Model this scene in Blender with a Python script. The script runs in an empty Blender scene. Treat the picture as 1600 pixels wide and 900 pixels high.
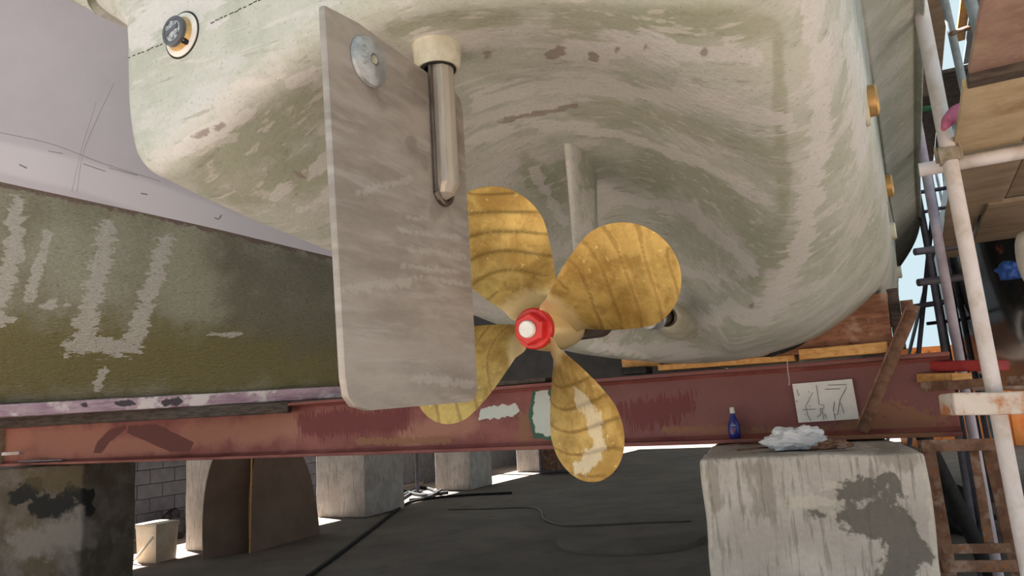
import bpy, bmesh, math, random
import numpy as np
from math import sin, cos, radians, pi, sqrt, hypot
from mathutils import Vector, Matrix, noise as mnoise

random.seed(7)
rng = np.random.default_rng(7)
sc = bpy.context.scene
C = sc.collection

# ------------------------------------------------------------------ camera
FPX = 1150.0
PITCH, ROLL, EYE = radians(9.3), radians(3.5), 1.5
_d = np.array([0, cos(PITCH), sin(PITCH)])
_u0 = np.array([0, -sin(PITCH), cos(PITCH)])
_r0 = np.array([1.0, 0, 0])
_r = cos(ROLL) * _r0 - sin(ROLL) * _u0
_u = sin(ROLL) * _r0 + cos(ROLL) * _u0
CAMP = np.array([0, 0, EYE])
camd = bpy.data.cameras.new('camera')
cam = bpy.data.objects.new('camera', camd)
C.objects.link(cam)
camd.sensor_fit = 'HORIZONTAL'
camd.sensor_width = 36.0
camd.lens = 36.0 * FPX / 1600.0
camd.clip_start = 0.02
camd.clip_end = 300
m = Matrix.Identity(4)
for i in range(3):
    m[i][0], m[i][1], m[i][2], m[i][3] = _r[i], _u[i], -_d[i], CAMP[i]
cam.matrix_world = m
sc.camera = cam

# ------------------------------------------------------------------ world, sun, exposure
w = bpy.data.worlds.new('yard_sky')
sc.world = w
w.use_nodes = True
bg = w.node_tree.nodes['Background']
bg.inputs[0].default_value = (0.66, 0.83, 0.90, 1)
bg.inputs[1].default_value = 0.82
sund = bpy.data.lights.new('sun', 'SUN')
sund.energy = 31.0
sund.angle = radians(0.6)
sund.color = (1.0, 0.98, 0.95)
sun = bpy.data.objects.new('sun', sund)
C.objects.link(sun)
TOSUN = Vector((-0.35, 0.35, 0.87)).normalized()
sun.rotation_euler = TOSUN.to_track_quat('Z', 'Y').to_euler()
sun.location = (-4, 6, 12)
sc.view_settings.view_transform = 'Standard'
sc.view_settings.look = 'None'
sc.view_settings.gamma = 1.0
sc.view_settings.use_curve_mapping = False
sc.view_settings.exposure = 0.3

# ------------------------------------------------------------------ geometry maths
ANG = radians(28)
F = np.array([sin(ANG), cos(ANG), 0.0])      # boat forward
S = np.array([cos(ANG), -sin(ANG), 0.0])     # boat starboard
U = np.array([0, 0, 1.0])
S0 = -0.93                                   # hull centre line


def V(*a): return np.array(a, float)
def fs(f, s, z): return F * f + S * s + U * z
def ray(x, y): return _d * FPX + _r * (x - 800) - _u * (y - 450)
def atY(x, y, Y):
    v = ray(x, y)
    return CAMP + v * (Y / v[1])
def atz(x, y, z):
    v = ray(x, y)
    return CAMP + v * ((z - EYE) / v[2])
def atf(x, y, f):
    v = ray(x, y)
    return CAMP + v * (f / (v @ F))
def ats(x, y, s):
    v = ray(x, y)
    return CAMP + v * (s / (v @ S))
def proj(P):
    q = np.asarray(P, float) - CAMP
    dz = np.maximum(q @ _d, 1e-3)
    return np.stack([800 + FPX * (q @ _r) / dz, 450 - FPX * (q @ _u) / dz], -1)
def norm(v): return v / np.linalg.norm(v)


def spline(P, n):
    """Catmull-Rom through P (k,dim), n samples per span."""
    P = np.asarray(P, float)
    Q = np.vstack([2 * P[0] - P[1], P, 2 * P[-1] - P[-2]])
    out = []
    for i in range(1, len(Q) - 2):
        p0, p1, p2, p3 = Q[i - 1], Q[i], Q[i + 1], Q[i + 2]
        for t in np.arange(n) / n:
            out.append(0.5 * (2 * p1 + (p2 - p0) * t + (2 * p0 - 5 * p1 + 4 * p2 - p3) * t * t + (3 * p1 - p0 - 3 * p2 + p3) * t ** 3))
    out.append(Q[-2])
    return np.array(out)


# ------------------------------------------------------------------ mesh builder
class MB:
    def __init__(self): self.v = []; self.f = []
    def add(self, vs, fc):
        n = len(self.v)
        self.v += [tuple(map(float, p)) for p in vs]
        self.f += [tuple(i + n for i in q) for q in fc]
        return self
    def grid(self, G, closed_u=False, closed_v=False):
        G = np.asarray(G, float)
        a, b = G.shape[:2]
        fc = []
        for i in range(a if closed_u else a - 1):
            for j in range(b if closed_v else b - 1):
                i2, j2 = (i + 1) % a, (j + 1) % b
                fc.append((i * b + j, i2 * b + j, i2 * b + j2, i * b + j2))
        return self.add(G.reshape(-1, 3), fc)
    def box(self, o, ex, ey, ez):
        o, ex, ey, ez = [np.asarray(q, float) for q in (o, ex, ey, ez)]
        vs = [o, o + ex, o + ex + ey, o + ey, o + ez, o + ex + ez, o + ex + ey + ez, o + ey + ez]
        return self.add(vs, [(0, 3, 2, 1), (4, 5, 6, 7), (0, 1, 5, 4), (1, 2, 6, 5), (2, 3, 7, 6), (3, 0, 4, 7)])
    def rbox(self, o, ex, ey, ez, r=0.005, n=3, amp=0.0, sc_=6.0):
        """box with rounded edges; n = divisions per edge (int or 3), optional surface wobble"""
        o, ex, ey, ez = [np.asarray(q, float) for q in (o, ex, ey, ez)]
        L = np.array([np.linalg.norm(q) for q in (ex, ey, ez)])
        A = [ex / L[0], ey / L[1], ez / L[2]]
        r = min(r, L.min() * 0.49)
        if isinstance(n, int): n = (n, n, n)
        def ticks(k):
            inner = np.linspace(r, L[k] - r, max(n[k], 1) + 1)
            return np.concatenate([[0, r * 0.4], inner, [L[k] - r * 0.4, L[k]]])
        T = [ticks(k) for k in range(3)]
        def mapp(p):
            q = np.clip(p, r, L - r)
            d = p - q
            l = np.linalg.norm(d, axis=-1, keepdims=True)
            return q + np.where(l > 1e-9, d / np.maximum(l, 1e-9) * r, 0)
        for k in range(3):
            a, b = (k + 1) % 3, (k + 2) % 3
            for side in (0, 1):
                g = np.zeros((len(T[a]), len(T[b]), 3))
                g[..., a] = T[a][:, None]
                g[..., b] = T[b][None, :]
                g[..., k] = L[k] * side
                g = mapp(g)
                P = o + g[..., 0:1] * A[0] + g[..., 1:2] * A[1] + g[..., 2:3] * A[2]
                if amp:
                    for i in range(P.shape[0]):
                        for j in range(P.shape[1]):
                            P[i, j] += amp * np.array(mnoise.noise_vector(Vector(P[i, j] * sc_)))
                if side == 0: P = P[::-1]
                self.grid(P)
        return self
    def tube(self, pts, r, n=12, cap=True):
        pts = np.asarray(pts, float)
        R = np.broadcast_to(np.asarray(r, float), (len(pts),))
        t = np.gradient(pts, axis=0)
        t /= np.linalg.norm(t, axis=1, keepdims=True)
        a = np.cross(t[0], [0, 0, 1.0])
        if np.linalg.norm(a) < 1e-3: a = np.cross(t[0], [1.0, 0, 0])
        a = norm(a)
        rings = []
        for i in range(len(pts)):
            a = norm(a - t[i] * (a @ t[i]))
            b = np.cross(t[i], a)
            th = np.arange(n) * 2 * pi / n
            rings.append(pts[i] + R[i] * (np.cos(th)[:, None] * a + np.sin(th)[:, None] * b))
        n0 = len(self.v)
        self.grid(np.array(rings), closed_v=True)
        if cap:
            self.f.append(tuple(n0 + j for j in range(n)))
            self.f.append(tuple(n0 + (len(pts) - 1) * n + j for j in range(n))[::-1])
        return self
    def lathe(self, o, ax, prof, n=32, caps=True, flat=1.0, e1=None):
        """prof: list of (distance along axis, radius)"""
        ax = norm(np.asarray(ax, float))
        if e1 is None:
            e1 = np.cross(ax, [0, 0, 1.0])
            if np.linalg.norm(e1) < 1e-3: e1 = V(1, 0, 0)
        e1 = norm(e1)
        e2 = np.cross(ax, e1)
        th = np.arange(n) * 2 * pi / n
        G = np.array([o + ax * h + r * (np.cos(th)[:, None] * e1 + flat * np.sin(th)[:, None] * e2) for h, r in prof])
        n0 = len(self.v)
        self.grid(G, closed_v=True)
        if caps:
            self.f.append(tuple(n0 + j for j in range(n)))
            self.f.append(tuple(n0 + (len(prof) - 1) * n + j for j in range(n))[::-1])
        return self
    def prism(self, poly, ext):
        poly = [np.asarray(p, float) for p in poly]
        n = len(poly)
        vs = poly + [p + ext for p in poly]
        fc = [tuple(range(n))[::-1], tuple(range(n, 2 * n))] + [(i, (i + 1) % n, n + (i + 1) % n, n + i) for i in range(n)]
        return self.add(vs, fc)
    def pts(self): return np.array(self.v)


def wloc(o):
    l = np.zeros(3)
    while o is not None:
        l += np.array(o.location); o = o.parent
    return l


def build(name, mb, mat, parent=None, smooth=True, base=None, angle=40, merge=0.0):
    me = bpy.data.meshes.new(name)
    off = wloc(parent) if parent is not None else (np.asarray(base, float) if base is not None else None)
    P = mb.pts()
    if off is None:
        off = np.array([(P[:, 0].min() + P[:, 0].max()) / 2, (P[:, 1].min() + P[:, 1].max()) / 2, P[:, 2].min()])
    me.from_pydata([tuple(p) for p in (P - off)], [], mb.f)
    if merge:
        bm = bmesh.new(); bm.from_mesh(me)
        bmesh.ops.remove_doubles(bm, verts=bm.verts, dist=merge)
        bmesh.ops.recalc_face_normals(bm, faces=bm.faces)
        bm.to_mesh(me); bm.free()
    me.materials.append(mat)
    if smooth:
        me.polygons.foreach_set('use_smooth', [True] * len(me.polygons))
        if angle: me.set_sharp_from_angle(angle=radians(angle))
    me.update()
    o = bpy.data.objects.new(name, me)
    C.objects.link(o)
    if parent is not None: o.parent = parent
    else: o.location = off
    return o


def thing(name, label, cat, loc=(0, 0, 0), group=None):
    o = bpy.data.objects.new(name, None)
    C.objects.link(o)
    o.location = tuple(map(float, loc))
    o.empty_display_size = 0.1
    return tag(o, label, cat, group)


def tag(o, label=None, cat=None, group=None, kind=None):
    if label: o['label'] = label
    if cat: o['category'] = cat
    if group: o['group'] = group
    if kind: o['kind'] = kind
    return o


def paint(o, attr, strokes, half=1.0):
    """float attribute from strokes given as (list of pixel points, half width); 0.5 at the stroke's edge"""
    me = o.data
    n = len(me.vertices)
    co = np.zeros(n * 3)
    me.vertices.foreach_get('co', co)
    P = co.reshape(-1, 3) + wloc(o)
    q = proj(P)
    val = np.zeros(n)
    for pl, hw in strokes:
        pl = np.asarray(pl, float)
        if len(pl) == 1: pl = np.vstack([pl, pl + [0.1, 0]])
        dm = np.full(n, 1e9)
        for a, b in zip(pl[:-1], pl[1:]):
            ab = b - a
            t = np.clip(((q - a) @ ab) / (ab @ ab), 0, 1)
            dm = np.minimum(dm, np.linalg.norm(q - a - t[:, None] * ab, axis=1))
        if hw < 0:                                   # closed outline instead of a stroke; |hw| is the softness of its edge
            a, b = pl[-1], pl[0]
            ab = b - a
            t = np.clip(((q - a) @ ab) / (ab @ ab), 0, 1)
            dm = np.minimum(dm, np.linalg.norm(q - a - t[:, None] * ab, axis=1))
            ins = np.zeros(n, bool)
            for a, b in zip(pl, np.roll(pl, -1, 0)):
                cr_ = (a[1] > q[:, 1]) != (b[1] > q[:, 1])
                xi = a[0] + (q[:, 1] - a[1]) * (b[0] - a[0]) / ((b[1] - a[1]) if b[1] != a[1] else 1e-9)
                ins ^= cr_ & (q[:, 0] < xi)
            val = np.maximum(val, np.clip(.5 + np.where(ins, dm, -dm) / (2 * -hw), 0, 1))
            continue
        val = np.maximum(val, np.clip(1 - dm / (2 * hw), 0, 1))
    at = me.attributes.new(attr, 'FLOAT', 'POINT')
    at.data.foreach_set('value', val)


def scribe(o, px, r, mat, parent, name='scratch', n=14):
    """thin mark lying on the surface of o along a pixel polyline"""
    from mathutils.bvhtree import BVHTree
    me = o.data
    off = Vector(tuple(wloc(o)))
    if not hasattr(scribe, 'cache'): scribe.cache = {}
    if o.name not in scribe.cache:
        scribe.cache[o.name] = BVHTree.FromPolygons([v.co + off for v in me.vertices], [tuple(q.vertices) for q in me.polygons])
    tree = scribe.cache[o.name]
    P = []
    for x, y in spline(np.array(px, float), n if len(px) > 2 else 6):
        h = tree.ray_cast(Vector(tuple(CAMP)), Vector(tuple(norm(ray(x, y)))))
        if h[0] is not None: P.append(np.array(h[0]))
    if len(P) < 2: return None
    return build(name, MB().tube(np.array(P), r, 6), mat, parent)


# ------------------------------------------------------------------ materials
MATS = {}
def srgb(r, g, b):
    f = lambda c: (c / 255 / 12.92) if c / 255 <= 0.04045 else ((c / 255 + 0.055) / 1.055) ** 2.4
    return (f(r), f(g), f(b), 1)


def material(name, c1, c2=None, scale=6.0, stretch=(1, 1, 1), rough=0.7, metal=0.0, bump=0.0, bscale=None, layers=(), detail=6,
             lo=0.35, hi=0.65, spec=0.4, bdist=0.01, bstretch=None, rot=(0, 0, 0), grain=0.0):
    """layers: dict(attr=, color=, scale=, amp=, thr=, soft=, stretch=, rough=) painted over the mottled base"""
    mt = bpy.data.materials.new(name)
    mt.use_nodes = True
    nt = mt.node_tree
    N, Lk = nt.nodes, nt.links
    bs = N['Principled BSDF']
    bs.inputs['Roughness'].default_value = rough
    bs.inputs['Metallic'].default_value = metal
    bs.inputs['Specular IOR Level'].default_value = spec
    tc = N.new('ShaderNodeTexCoord')
    def mapped(st, ro=(0, 0, 0)):
        src = tc.outputs['Object']
        if ro != (0, 0, 0):
            m0 = N.new('ShaderNodeMapping')
            m0.inputs['Rotation'].default_value = ro
            Lk.new(src, m0.inputs[0]); src = m0.outputs[0]
        mp = N.new('ShaderNodeMapping')
        mp.inputs['Scale'].default_value = st
        Lk.new(src, mp.inputs[0])
        return mp.outputs[0]
    def nz(s, st=(1, 1, 1), det=6, ro=(0, 0, 0), dist=0.0):
        t = N.new('ShaderNodeTexNoise')
        t.inputs['Scale'].default_value = s
        t.inputs['Detail'].default_value = det
        t.inputs['Roughness'].default_value = 0.62
        t.inputs['Distortion'].default_value = dist
        Lk.new(mapped(st, ro), t.inputs['Vector'])
        return t.outputs['Fac']
    def mrange(x, a, b):
        r = N.new('ShaderNodeMapRange')
        r.interpolation_type = 'SMOOTHSTEP'
        r.inputs['From Min'].default_value = a
        r.inputs['From Max'].default_value = b
        Lk.new(x, r.inputs['Value'])
        return r.outputs[0]
    def mathn(op, a, b):
        q = N.new('ShaderNodeMath'); q.operation = op
        for i, x in enumerate((a, b)):
            if isinstance(x, (int, float)): q.inputs[i].default_value = x
            else: Lk.new(x, q.inputs[i])
        return q.outputs[0]
    def mix(fac, a, b):
        q = N.new('ShaderNodeMix'); q.data_type = 'RGBA'
        Lk.new(fac, q.inputs['Factor'])
        for i, x in ((6, a), (7, b)):
            if isinstance(x, tuple): q.inputs[i].default_value = x
            else: Lk.new(x, q.inputs[i])
        return q.outputs[2]
    col = c1
    if c2 is not None:
        col = mix(mrange(nz(scale, stretch, detail, rot), lo, hi), c1, c2)
    for ly in layers:
        n_ = nz(ly.get('scale', 20), ly.get('stretch', (1, 1, 1)), 7, ly.get('rot', (0, 0, 0)), ly.get('dist', 0.0))
        thr, soft, amp = ly.get('thr', 0.5), ly.get('soft', 0.06), ly.get('amp', 0.5)
        if 'attr' in ly:
            at = N.new('ShaderNodeAttribute')
            at.attribute_name = ly['attr']
            x = mathn('ADD', at.outputs['Fac'], mathn('MULTIPLY', mathn('SUBTRACT', n_, 0.5), amp * 2.2))
            gate = mrange(at.outputs['Fac'], 0.0, 0.2)
        else:
            x = n_
        fac = mrange(x, thr - soft, thr + soft)
        if 'attr' in ly: fac = mathn('MULTIPLY', fac, gate)
        if 'alpha' in ly: fac = mathn('MULTIPLY', fac, ly['alpha'])
        col = mix(fac, col, ly['color'])
    if grain:
        g = nz((bscale or 60) * 1.5, bstretch or (1, 1, 1), 4)
        hs = N.new('ShaderNodeHueSaturation')
        Lk.new(mathn('ADD', 1.0 - grain / 2, mathn('MULTIPLY', g, grain)), hs.inputs['Value'])
        if isinstance(col, tuple): hs.inputs['Color'].default_value = col
        else: Lk.new(col, hs.inputs['Color'])
        col = hs.outputs[0]
    if isinstance(col, tuple): bs.inputs['Base Color'].default_value = col
    else: Lk.new(col, bs.inputs['Base Color'])
    if bump:
        b = N.new('ShaderNodeBump')
        b.inputs['Strength'].default_value = min(1.0, bump)
        b.inputs['Distance'].default_value = bdist
        Lk.new(nz(bscale or 40, bstretch or (1, 1, 1), 8), b.inputs['Height'])
        Lk.new(b.outputs[0], bs.inputs['Normal'])
    MATS[name] = mt
    return mt


BR = (0, 0, ANG)      # turn texture space to the boat's axes
M_hull = material('stripped_hull_laminate', srgb(188, 189, 180), srgb(168, 171, 158), scale=3.0, rough=0.75, bump=0.3, bscale=55, grain=0.2,
    layers=[dict(scale=4, color=srgb(200, 197, 194), thr=0.55, soft=0.05, stretch=(.6, 1.6, 1.6), rot=BR, alpha=0.8),
            dict(attr='green', color=srgb(146, 148, 124), scale=8, amp=0.8, thr=0.5, soft=0.22, alpha=0.55),
            dict(scale=8, color=srgb(208, 204, 198), thr=0.60, soft=0.04, stretch=(.5, 4, 4), rot=BR, alpha=0.6),
            dict(scale=9, color=srgb(138, 133, 122), thr=0.63, soft=0.04, stretch=(.5, 5, 5), rot=BR, alpha=0.5),
            dict(attr='filler', color=srgb(206, 203, 201), scale=7, amp=1.3, thr=0.5, soft=0.07, alpha=0.75, stretch=(.7, 2.2, 2.2), rot=BR),
            dict(attr='brown', color=srgb(140, 126, 118), scale=30, amp=0.6, thr=0.52, soft=0.12, alpha=0.8),
            dict(scale=110, color=srgb(118, 118, 98), thr=0.63, soft=0.05, alpha=0.4)])
M_hullB = material('green_stripped_bottom', srgb(168, 163, 145), srgb(148, 142, 120), scale=2.5, rough=0.8, bump=1.0, bdist=0.03, bscale=30, grain=0.4, bstretch=(1, 1, 2.2),
    layers=[dict(attr='olive', color=srgb(128, 119, 80), scale=6, amp=0.5, thr=0.45, soft=0.3),
            dict(attr='dark', color=srgb(122, 115, 100), scale=5, amp=0.6, thr=0.5, soft=0.35, alpha=0.75),
            dict(attr='pale', color=srgb(172, 170, 148), scale=5, amp=0.6, thr=0.55, soft=0.3, alpha=0.8),
            dict(attr='filler', color=srgb(200, 193, 184), scale=11, amp=1.15, thr=0.47, soft=0.06, stretch=(1, 1, 2.6), alpha=0.9),
            dict(attr='edge', color=srgb(128, 108, 98), scale=10, amp=1.0, thr=0.6, soft=0.15),
            dict(scale=40, color=srgb(92, 88, 62), thr=0.62, soft=0.06, alpha=0.5, stretch=(1, 1, 2.5))])
M_lav = material('lavender_topside_paint', srgb(196, 187, 193), srgb(188, 178, 186), scale=1.2, rough=0.45, bump=0.02, bscale=8,
    layers=[dict(attr='light', color=srgb(208, 200, 206), scale=2, amp=0.1, thr=0.5, soft=0.12),
])
M_steel = material('brushed_steel_plate', srgb(170, 160, 152), srgb(146, 136, 128), scale=4, stretch=(1, 1, 3.0), rough=0.42, metal=0.35, bump=0.05, bscale=60, bstretch=(1, 1, 8), grain=0.15,
    layers=[dict(scale=7, color=srgb(178, 170, 165), thr=0.58, soft=0.1, stretch=(0.6, 0.6, 5), alpha=0.7),
            dict(attr='grind', color=srgb(192, 186, 182), scale=60, amp=1.0, thr=0.6, soft=0.2, alpha=0.4),
            dict(attr='scuff', color=srgb(112, 102, 92), scale=18, amp=1.0, thr=0.55, soft=0.3, alpha=0.4)])
M_steeldk = material('dull_shaft_steel', srgb(120, 108, 100), srgb(92, 82, 76), scale=8, rough=0.35, metal=0.8)
M_zinc = material('cast_zinc', srgb(182, 184, 186), srgb(146, 148, 150), scale=22, rough=0.42, metal=0.5, bump=0.15, bscale=90)
M_bronze = material('worn_bronze', srgb(198, 166, 96), srgb(154, 120, 58), scale=9, rough=0.42, metal=0.5, bump=0.1, bscale=60, grain=0.2,
    layers=[dict(scale=26, color=srgb(140, 112, 62), thr=0.6, soft=0.06, alpha=0.5),
            dict(scale=60, color=srgb(222, 196, 132), thr=0.66, soft=0.05, alpha=0.8),
            dict(attr='ridge_shade', color=srgb(122, 92, 44), scale=30, amp=0.5, thr=0.5, soft=0.25, alpha=0.55),  # painted ridge shading, soft light alone leaves the relief too faint
            dict(attr='polish', color=srgb(218, 192, 140), scale=8, amp=0.3, thr=0.5, soft=0.1),
            dict(attr='chalk', color=srgb(216, 206, 182), scale=30, amp=1.0, thr=0.62, soft=0.14, alpha=0.6)])
M_brass = material('smooth_brass', srgb(198, 162, 108), srgb(170, 132, 80), scale=12, rough=0.4, metal=0.5)
M_red = material('red_nut_paint', srgb(206, 40, 38), srgb(186, 28, 28), scale=20, rough=0.3, spec=0.5)
M_white = material('white_paint', srgb(232, 228, 220), srgb(212, 206, 196), scale=20, rough=0.6)
M_cream = material('cream_sealant', srgb(206, 201, 184), srgb(184, 178, 156), scale=14, rough=0.7, bump=0.3, bscale=50)
M_black = material('black_rubber', srgb(38, 36, 36), srgb(24, 23, 23), scale=20, rough=0.75)
M_bezel = material('grey_bezel', srgb(96, 96, 102), srgb(82, 82, 86), scale=20, rough=0.4, metal=0.2)
M_lens = material('clear_lamp_lens', srgb(214, 214, 216), srgb(150, 150, 154), scale=60, rough=0.12, metal=0.5)
M_beam = material('red_oxide_beam', srgb(148, 88, 80), srgb(124, 66, 62), scale=3.0, rough=0.6, bump=0.12, bscale=50, grain=0.25, stretch=(1, 1, 1.6),
    layers=[dict(attr='tan', color=srgb(166, 112, 94), scale=5, amp=0.5, thr=0.5, soft=0.3),
            dict(scale=9, color=srgb(150, 104, 92), thr=0.66, soft=0.08, alpha=0.6),
            dict(attr='purple', color=srgb(124, 80, 78), scale=5, amp=0.5, thr=0.5, soft=0.3, alpha=0.8),
            dict(attr='deep', color=srgb(112, 46, 46), scale=22, amp=1.3, thr=0.5, soft=0.08, stretch=(3.5, 3.5, 0.35), alpha=0.85),
            dict(attr='patch', color=srgb(108, 58, 52), scale=12, amp=0.15, thr=0.5, soft=0.02),
            dict(attr='rust', color=srgb(142, 98, 70), scale=40, amp=1.2, thr=0.45, soft=0.12, alpha=0.9),
            dict(attr='green', color=srgb(58, 96, 74), scale=20, amp=0.25, thr=0.5, soft=0.04),
            dict(attr='white', color=srgb(204, 206, 196), scale=26, amp=0.5, thr=0.5, soft=0.04),
            dict(scale=60, color=srgb(190, 176, 166), thr=0.735, soft=0.015)])
M_conc = material('weathered_concrete', srgb(200, 191, 184), srgb(178, 169, 162), scale=4, rough=0.85, bump=0.6, bscale=35, grain=0.3,
    layers=[dict(scale=14, color=srgb(138, 130, 120), thr=0.58, soft=0.06, stretch=(3.5, 3.5, 0.3), alpha=0.7),
            dict(attr='wet', color=srgb(96, 91, 84), scale=7, amp=1.4, thr=0.5, soft=0.09, alpha=0.85),
            dict(attr='lime', color=srgb(208, 199, 186), scale=10, amp=1.3, thr=0.5, soft=0.12, alpha=0.6),
            dict(attr='stain', color=srgb(126, 116, 102), scale=12, amp=1.3, thr=0.5, soft=0.2, alpha=0.5, stretch=(2.5, 2.5, .5))])
M_concdk = material('stained_concrete', srgb(112, 102, 90), srgb(90, 80, 68), scale=4, rough=0.9, bump=0.6, bscale=30, grain=0.3,
    layers=[dict(scale=5, color=srgb(130, 120, 112), thr=0.56, soft=0.1, alpha=0.7),
            dict(attr='wet', color=srgb(40, 40, 38), scale=10, amp=0.7, thr=0.5, soft=0.06),
            dict(attr='stain', color=srgb(96, 84, 58), scale=8, amp=0.8, thr=0.5, soft=0.25, alpha=0.7),
            dict(attr='lime', color=srgb(146, 136, 128), scale=8, amp=0.8, thr=0.5, soft=0.25, alpha=0.8)])
M_floor = material('yard_concrete', srgb(125, 114, 104), srgb(109, 99, 90), scale=0.9, rough=0.9, bump=0.2, bscale=20, grain=0.2,
    layers=[dict(scale=2.5, color=srgb(94, 85, 78), thr=0.6, soft=0.1, alpha=0.6)])
M_cmu = material('grey_block_paint', srgb(96, 95, 100), srgb(82, 81, 86), scale=5, rough=0.8, bump=0.6, bscale=40)
M_mortar = material('mortar', srgb(80, 79, 80), srgb(66, 65, 66), scale=9, rough=0.9)
M_brownboard = material('brown_hardboard', srgb(132, 108, 92), srgb(120, 97, 82), scale=3, rough=0.7)
M_ply = material('dusty_plywood', srgb(204, 182, 150), srgb(184, 160, 126), scale=3.5, stretch=(1.2, 2.5, 1), rot=BR, rough=0.8, bump=0.2, bscale=30, grain=0.25,
    layers=[dict(scale=4, color=srgb(150, 116, 72), thr=0.6, soft=0.08, alpha=0.6), dict(scale=11, color=srgb(96, 76, 56), thr=0.72, soft=0.02)])
M_plypink = material('pink_shuttering_ply', srgb(178, 146, 132), srgb(152, 118, 106), scale=6, rough=0.8, bump=0.3, bscale=40, grain=0.3,
    layers=[dict(scale=5, color=srgb(186, 164, 138), thr=0.6, soft=0.1, alpha=0.7)])
M_plydk = material('old_brown_plywood', srgb(158, 138, 116), srgb(136, 116, 96), scale=3, stretch=(1, 2.5, 1), rot=BR, rough=0.85, bump=0.2, bscale=30, grain=0.25)
M_wood = material('new_pine', srgb(216, 166, 104), srgb(192, 138, 78), scale=4, stretch=(3, 14, 14), rough=0.7, bump=0.1, bscale=60, grain=0.15)
M_woodred = material('red_stained_chock', srgb(160, 112, 88), srgb(128, 84, 62), scale=4, stretch=(2, 2, 9), rough=0.8, bump=0.3, bscale=40, grain=0.25,
    layers=[dict(scale=8, color=srgb(178, 146, 126), thr=0.6, soft=0.06, alpha=0.8), dict(scale=20, color=srgb(84, 60, 50), thr=0.68, soft=0.03)])
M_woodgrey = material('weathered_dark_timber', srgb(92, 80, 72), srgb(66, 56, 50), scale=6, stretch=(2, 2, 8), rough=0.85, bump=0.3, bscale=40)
M_purple = material('purple_painted_timber', srgb(180, 154, 164), srgb(150, 118, 134), scale=5, stretch=(1.5, 1.5, 8), rough=0.6, bump=0.15, bscale=40, grain=0.2,
    layers=[dict(scale=4, color=srgb(214, 200, 200), thr=0.56, soft=0.05), dict(attr='dark', color=srgb(66, 54, 62), scale=18, amp=0.7, thr=0.5, soft=0.08)])
M_redplank = material('red_painted_plank', srgb(170, 58, 56), srgb(140, 44, 46), scale=8, rough=0.7, bump=0.2, bscale=40, grain=0.2)
M_rust = material('rusty_steel', srgb(132, 100, 82), srgb(100, 70, 54), scale=14, rough=0.8, bump=0.4, bscale=60, grain=0.3,
    layers=[dict(scale=9, color=srgb(150, 128, 114), thr=0.58, soft=0.06), dict(scale=30, color=srgb(146, 90, 52), thr=0.62, soft=0.06)])
M_rustwhite = material('rusty_white_plank', srgb(222, 210, 200), srgb(204, 186, 172), scale=6, rough=0.75, bump=0.3, bscale=40, grain=0.15,
    layers=[dict(scale=6, color=srgb(196, 128, 80), thr=0.54, soft=0.06), dict(scale=14, color=srgb(170, 92, 48), thr=0.62, soft=0.05)])
M_tube = material('white_dusted_tube', srgb(226, 219, 222), srgb(206, 196, 192), scale=6, stretch=(1, 1, 0.6), rough=0.55, bump=0.08, bscale=60,
    layers=[dict(scale=9, color=srgb(186, 172, 152), thr=0.58, soft=0.1, alpha=0.6)])
M_tubelav = material('lavender_tube', srgb(190, 180, 192), srgb(160, 148, 162), scale=5, rough=0.55)
M_tubegrey = material('galvanised_tube', srgb(150, 158, 162), srgb(124, 130, 134), scale=8, rough=0.5, metal=0.3)
M_tubedk = material('dark_scaffold_tube', srgb(92, 88, 98), srgb(70, 66, 74), scale=8, rough=0.6, metal=0.2)
M_coup = material('dusty_coupler', srgb(170, 160, 142), srgb(140, 128, 110), scale=18, rough=0.7)
M_paper = material('white_paper', srgb(236, 234, 230), srgb(226, 223, 219), scale=10, rough=0.8)
M_ink = material('grey_marker_ink', srgb(84, 80, 78), srgb(66, 62, 60), scale=60, rough=0.8)
M_blue = material('blue_plastic', srgb(30, 44, 132), srgb(22, 34, 112), scale=10, rough=0.25, spec=0.6)
M_rag = material('white_cotton_rag', srgb(236, 235, 238), srgb(218, 216, 220), scale=10, rough=0.9, bump=0.2, bscale=60)
M_bucket = material('stained_white_plastic', srgb(236, 222, 204), srgb(220, 198, 172), scale=5, rough=0.6)
M_pink = material('pink_cloth', srgb(190, 104, 132), srgb(150, 70, 98), scale=12, rough=0.9, bump=0.3, bscale=50)
M_orange = material('orange_painted_steel', srgb(246, 150, 74), srgb(236, 132, 56), scale=3, rough=0.5)
M_darkhull = material('dark_gloss_hull', srgb(28, 27, 30), srgb(20, 19, 22), scale=3, rough=0.2, spec=0.5,
    layers=[dict(scale=5, color=srgb(190, 92, 48), thr=0.64, soft=0.08, stretch=(1, 1, 2), alpha=0.8)])  # orange blotches painted in as reflections on the glossy hull
M_bluecloth = material('blue_tarpaulin', srgb(60, 104, 190), srgb(36, 72, 150), scale=14, rough=0.6, bump=0.3, bscale=40)
M_skyblock = material('dark_sky_blocker', srgb(40, 37, 36), srgb(30, 28, 28), scale=2, rough=0.9)  # near-black so the added end wall reads as under-hull shade
M_scratch = material('scratch_grey', srgb(134, 124, 128), srgb(112, 102, 106), scale=30, rough=0.7)
M_stock = material('ground_bright_steel', srgb(186, 176, 164), srgb(150, 138, 126), scale=5, stretch=(3, 3, .5), rough=0.4, metal=0.4, bump=0.1, bscale=40)
M_hose = material('pale_hose', srgb(120, 112, 104), None, rough=0.6)
M_green = material('green_painted_steel', srgb(56, 120, 78), srgb(44, 100, 64), scale=8, rough=0.6)

#==SETTING==
# ------------------------------------------------------------------ the setting
fl = MB()
fx = np.linspace(-40, 40, 41); fy = np.linspace(-30, 60, 46)
fl.grid(np.array([[(x, y, 0.0) for y in fy] for x in fx]))
floor = tag(build('floor', fl, M_floor, base=(0, 0, 0)), 'dusty concrete yard floor under the boats', 'floor', kind='structure')

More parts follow.
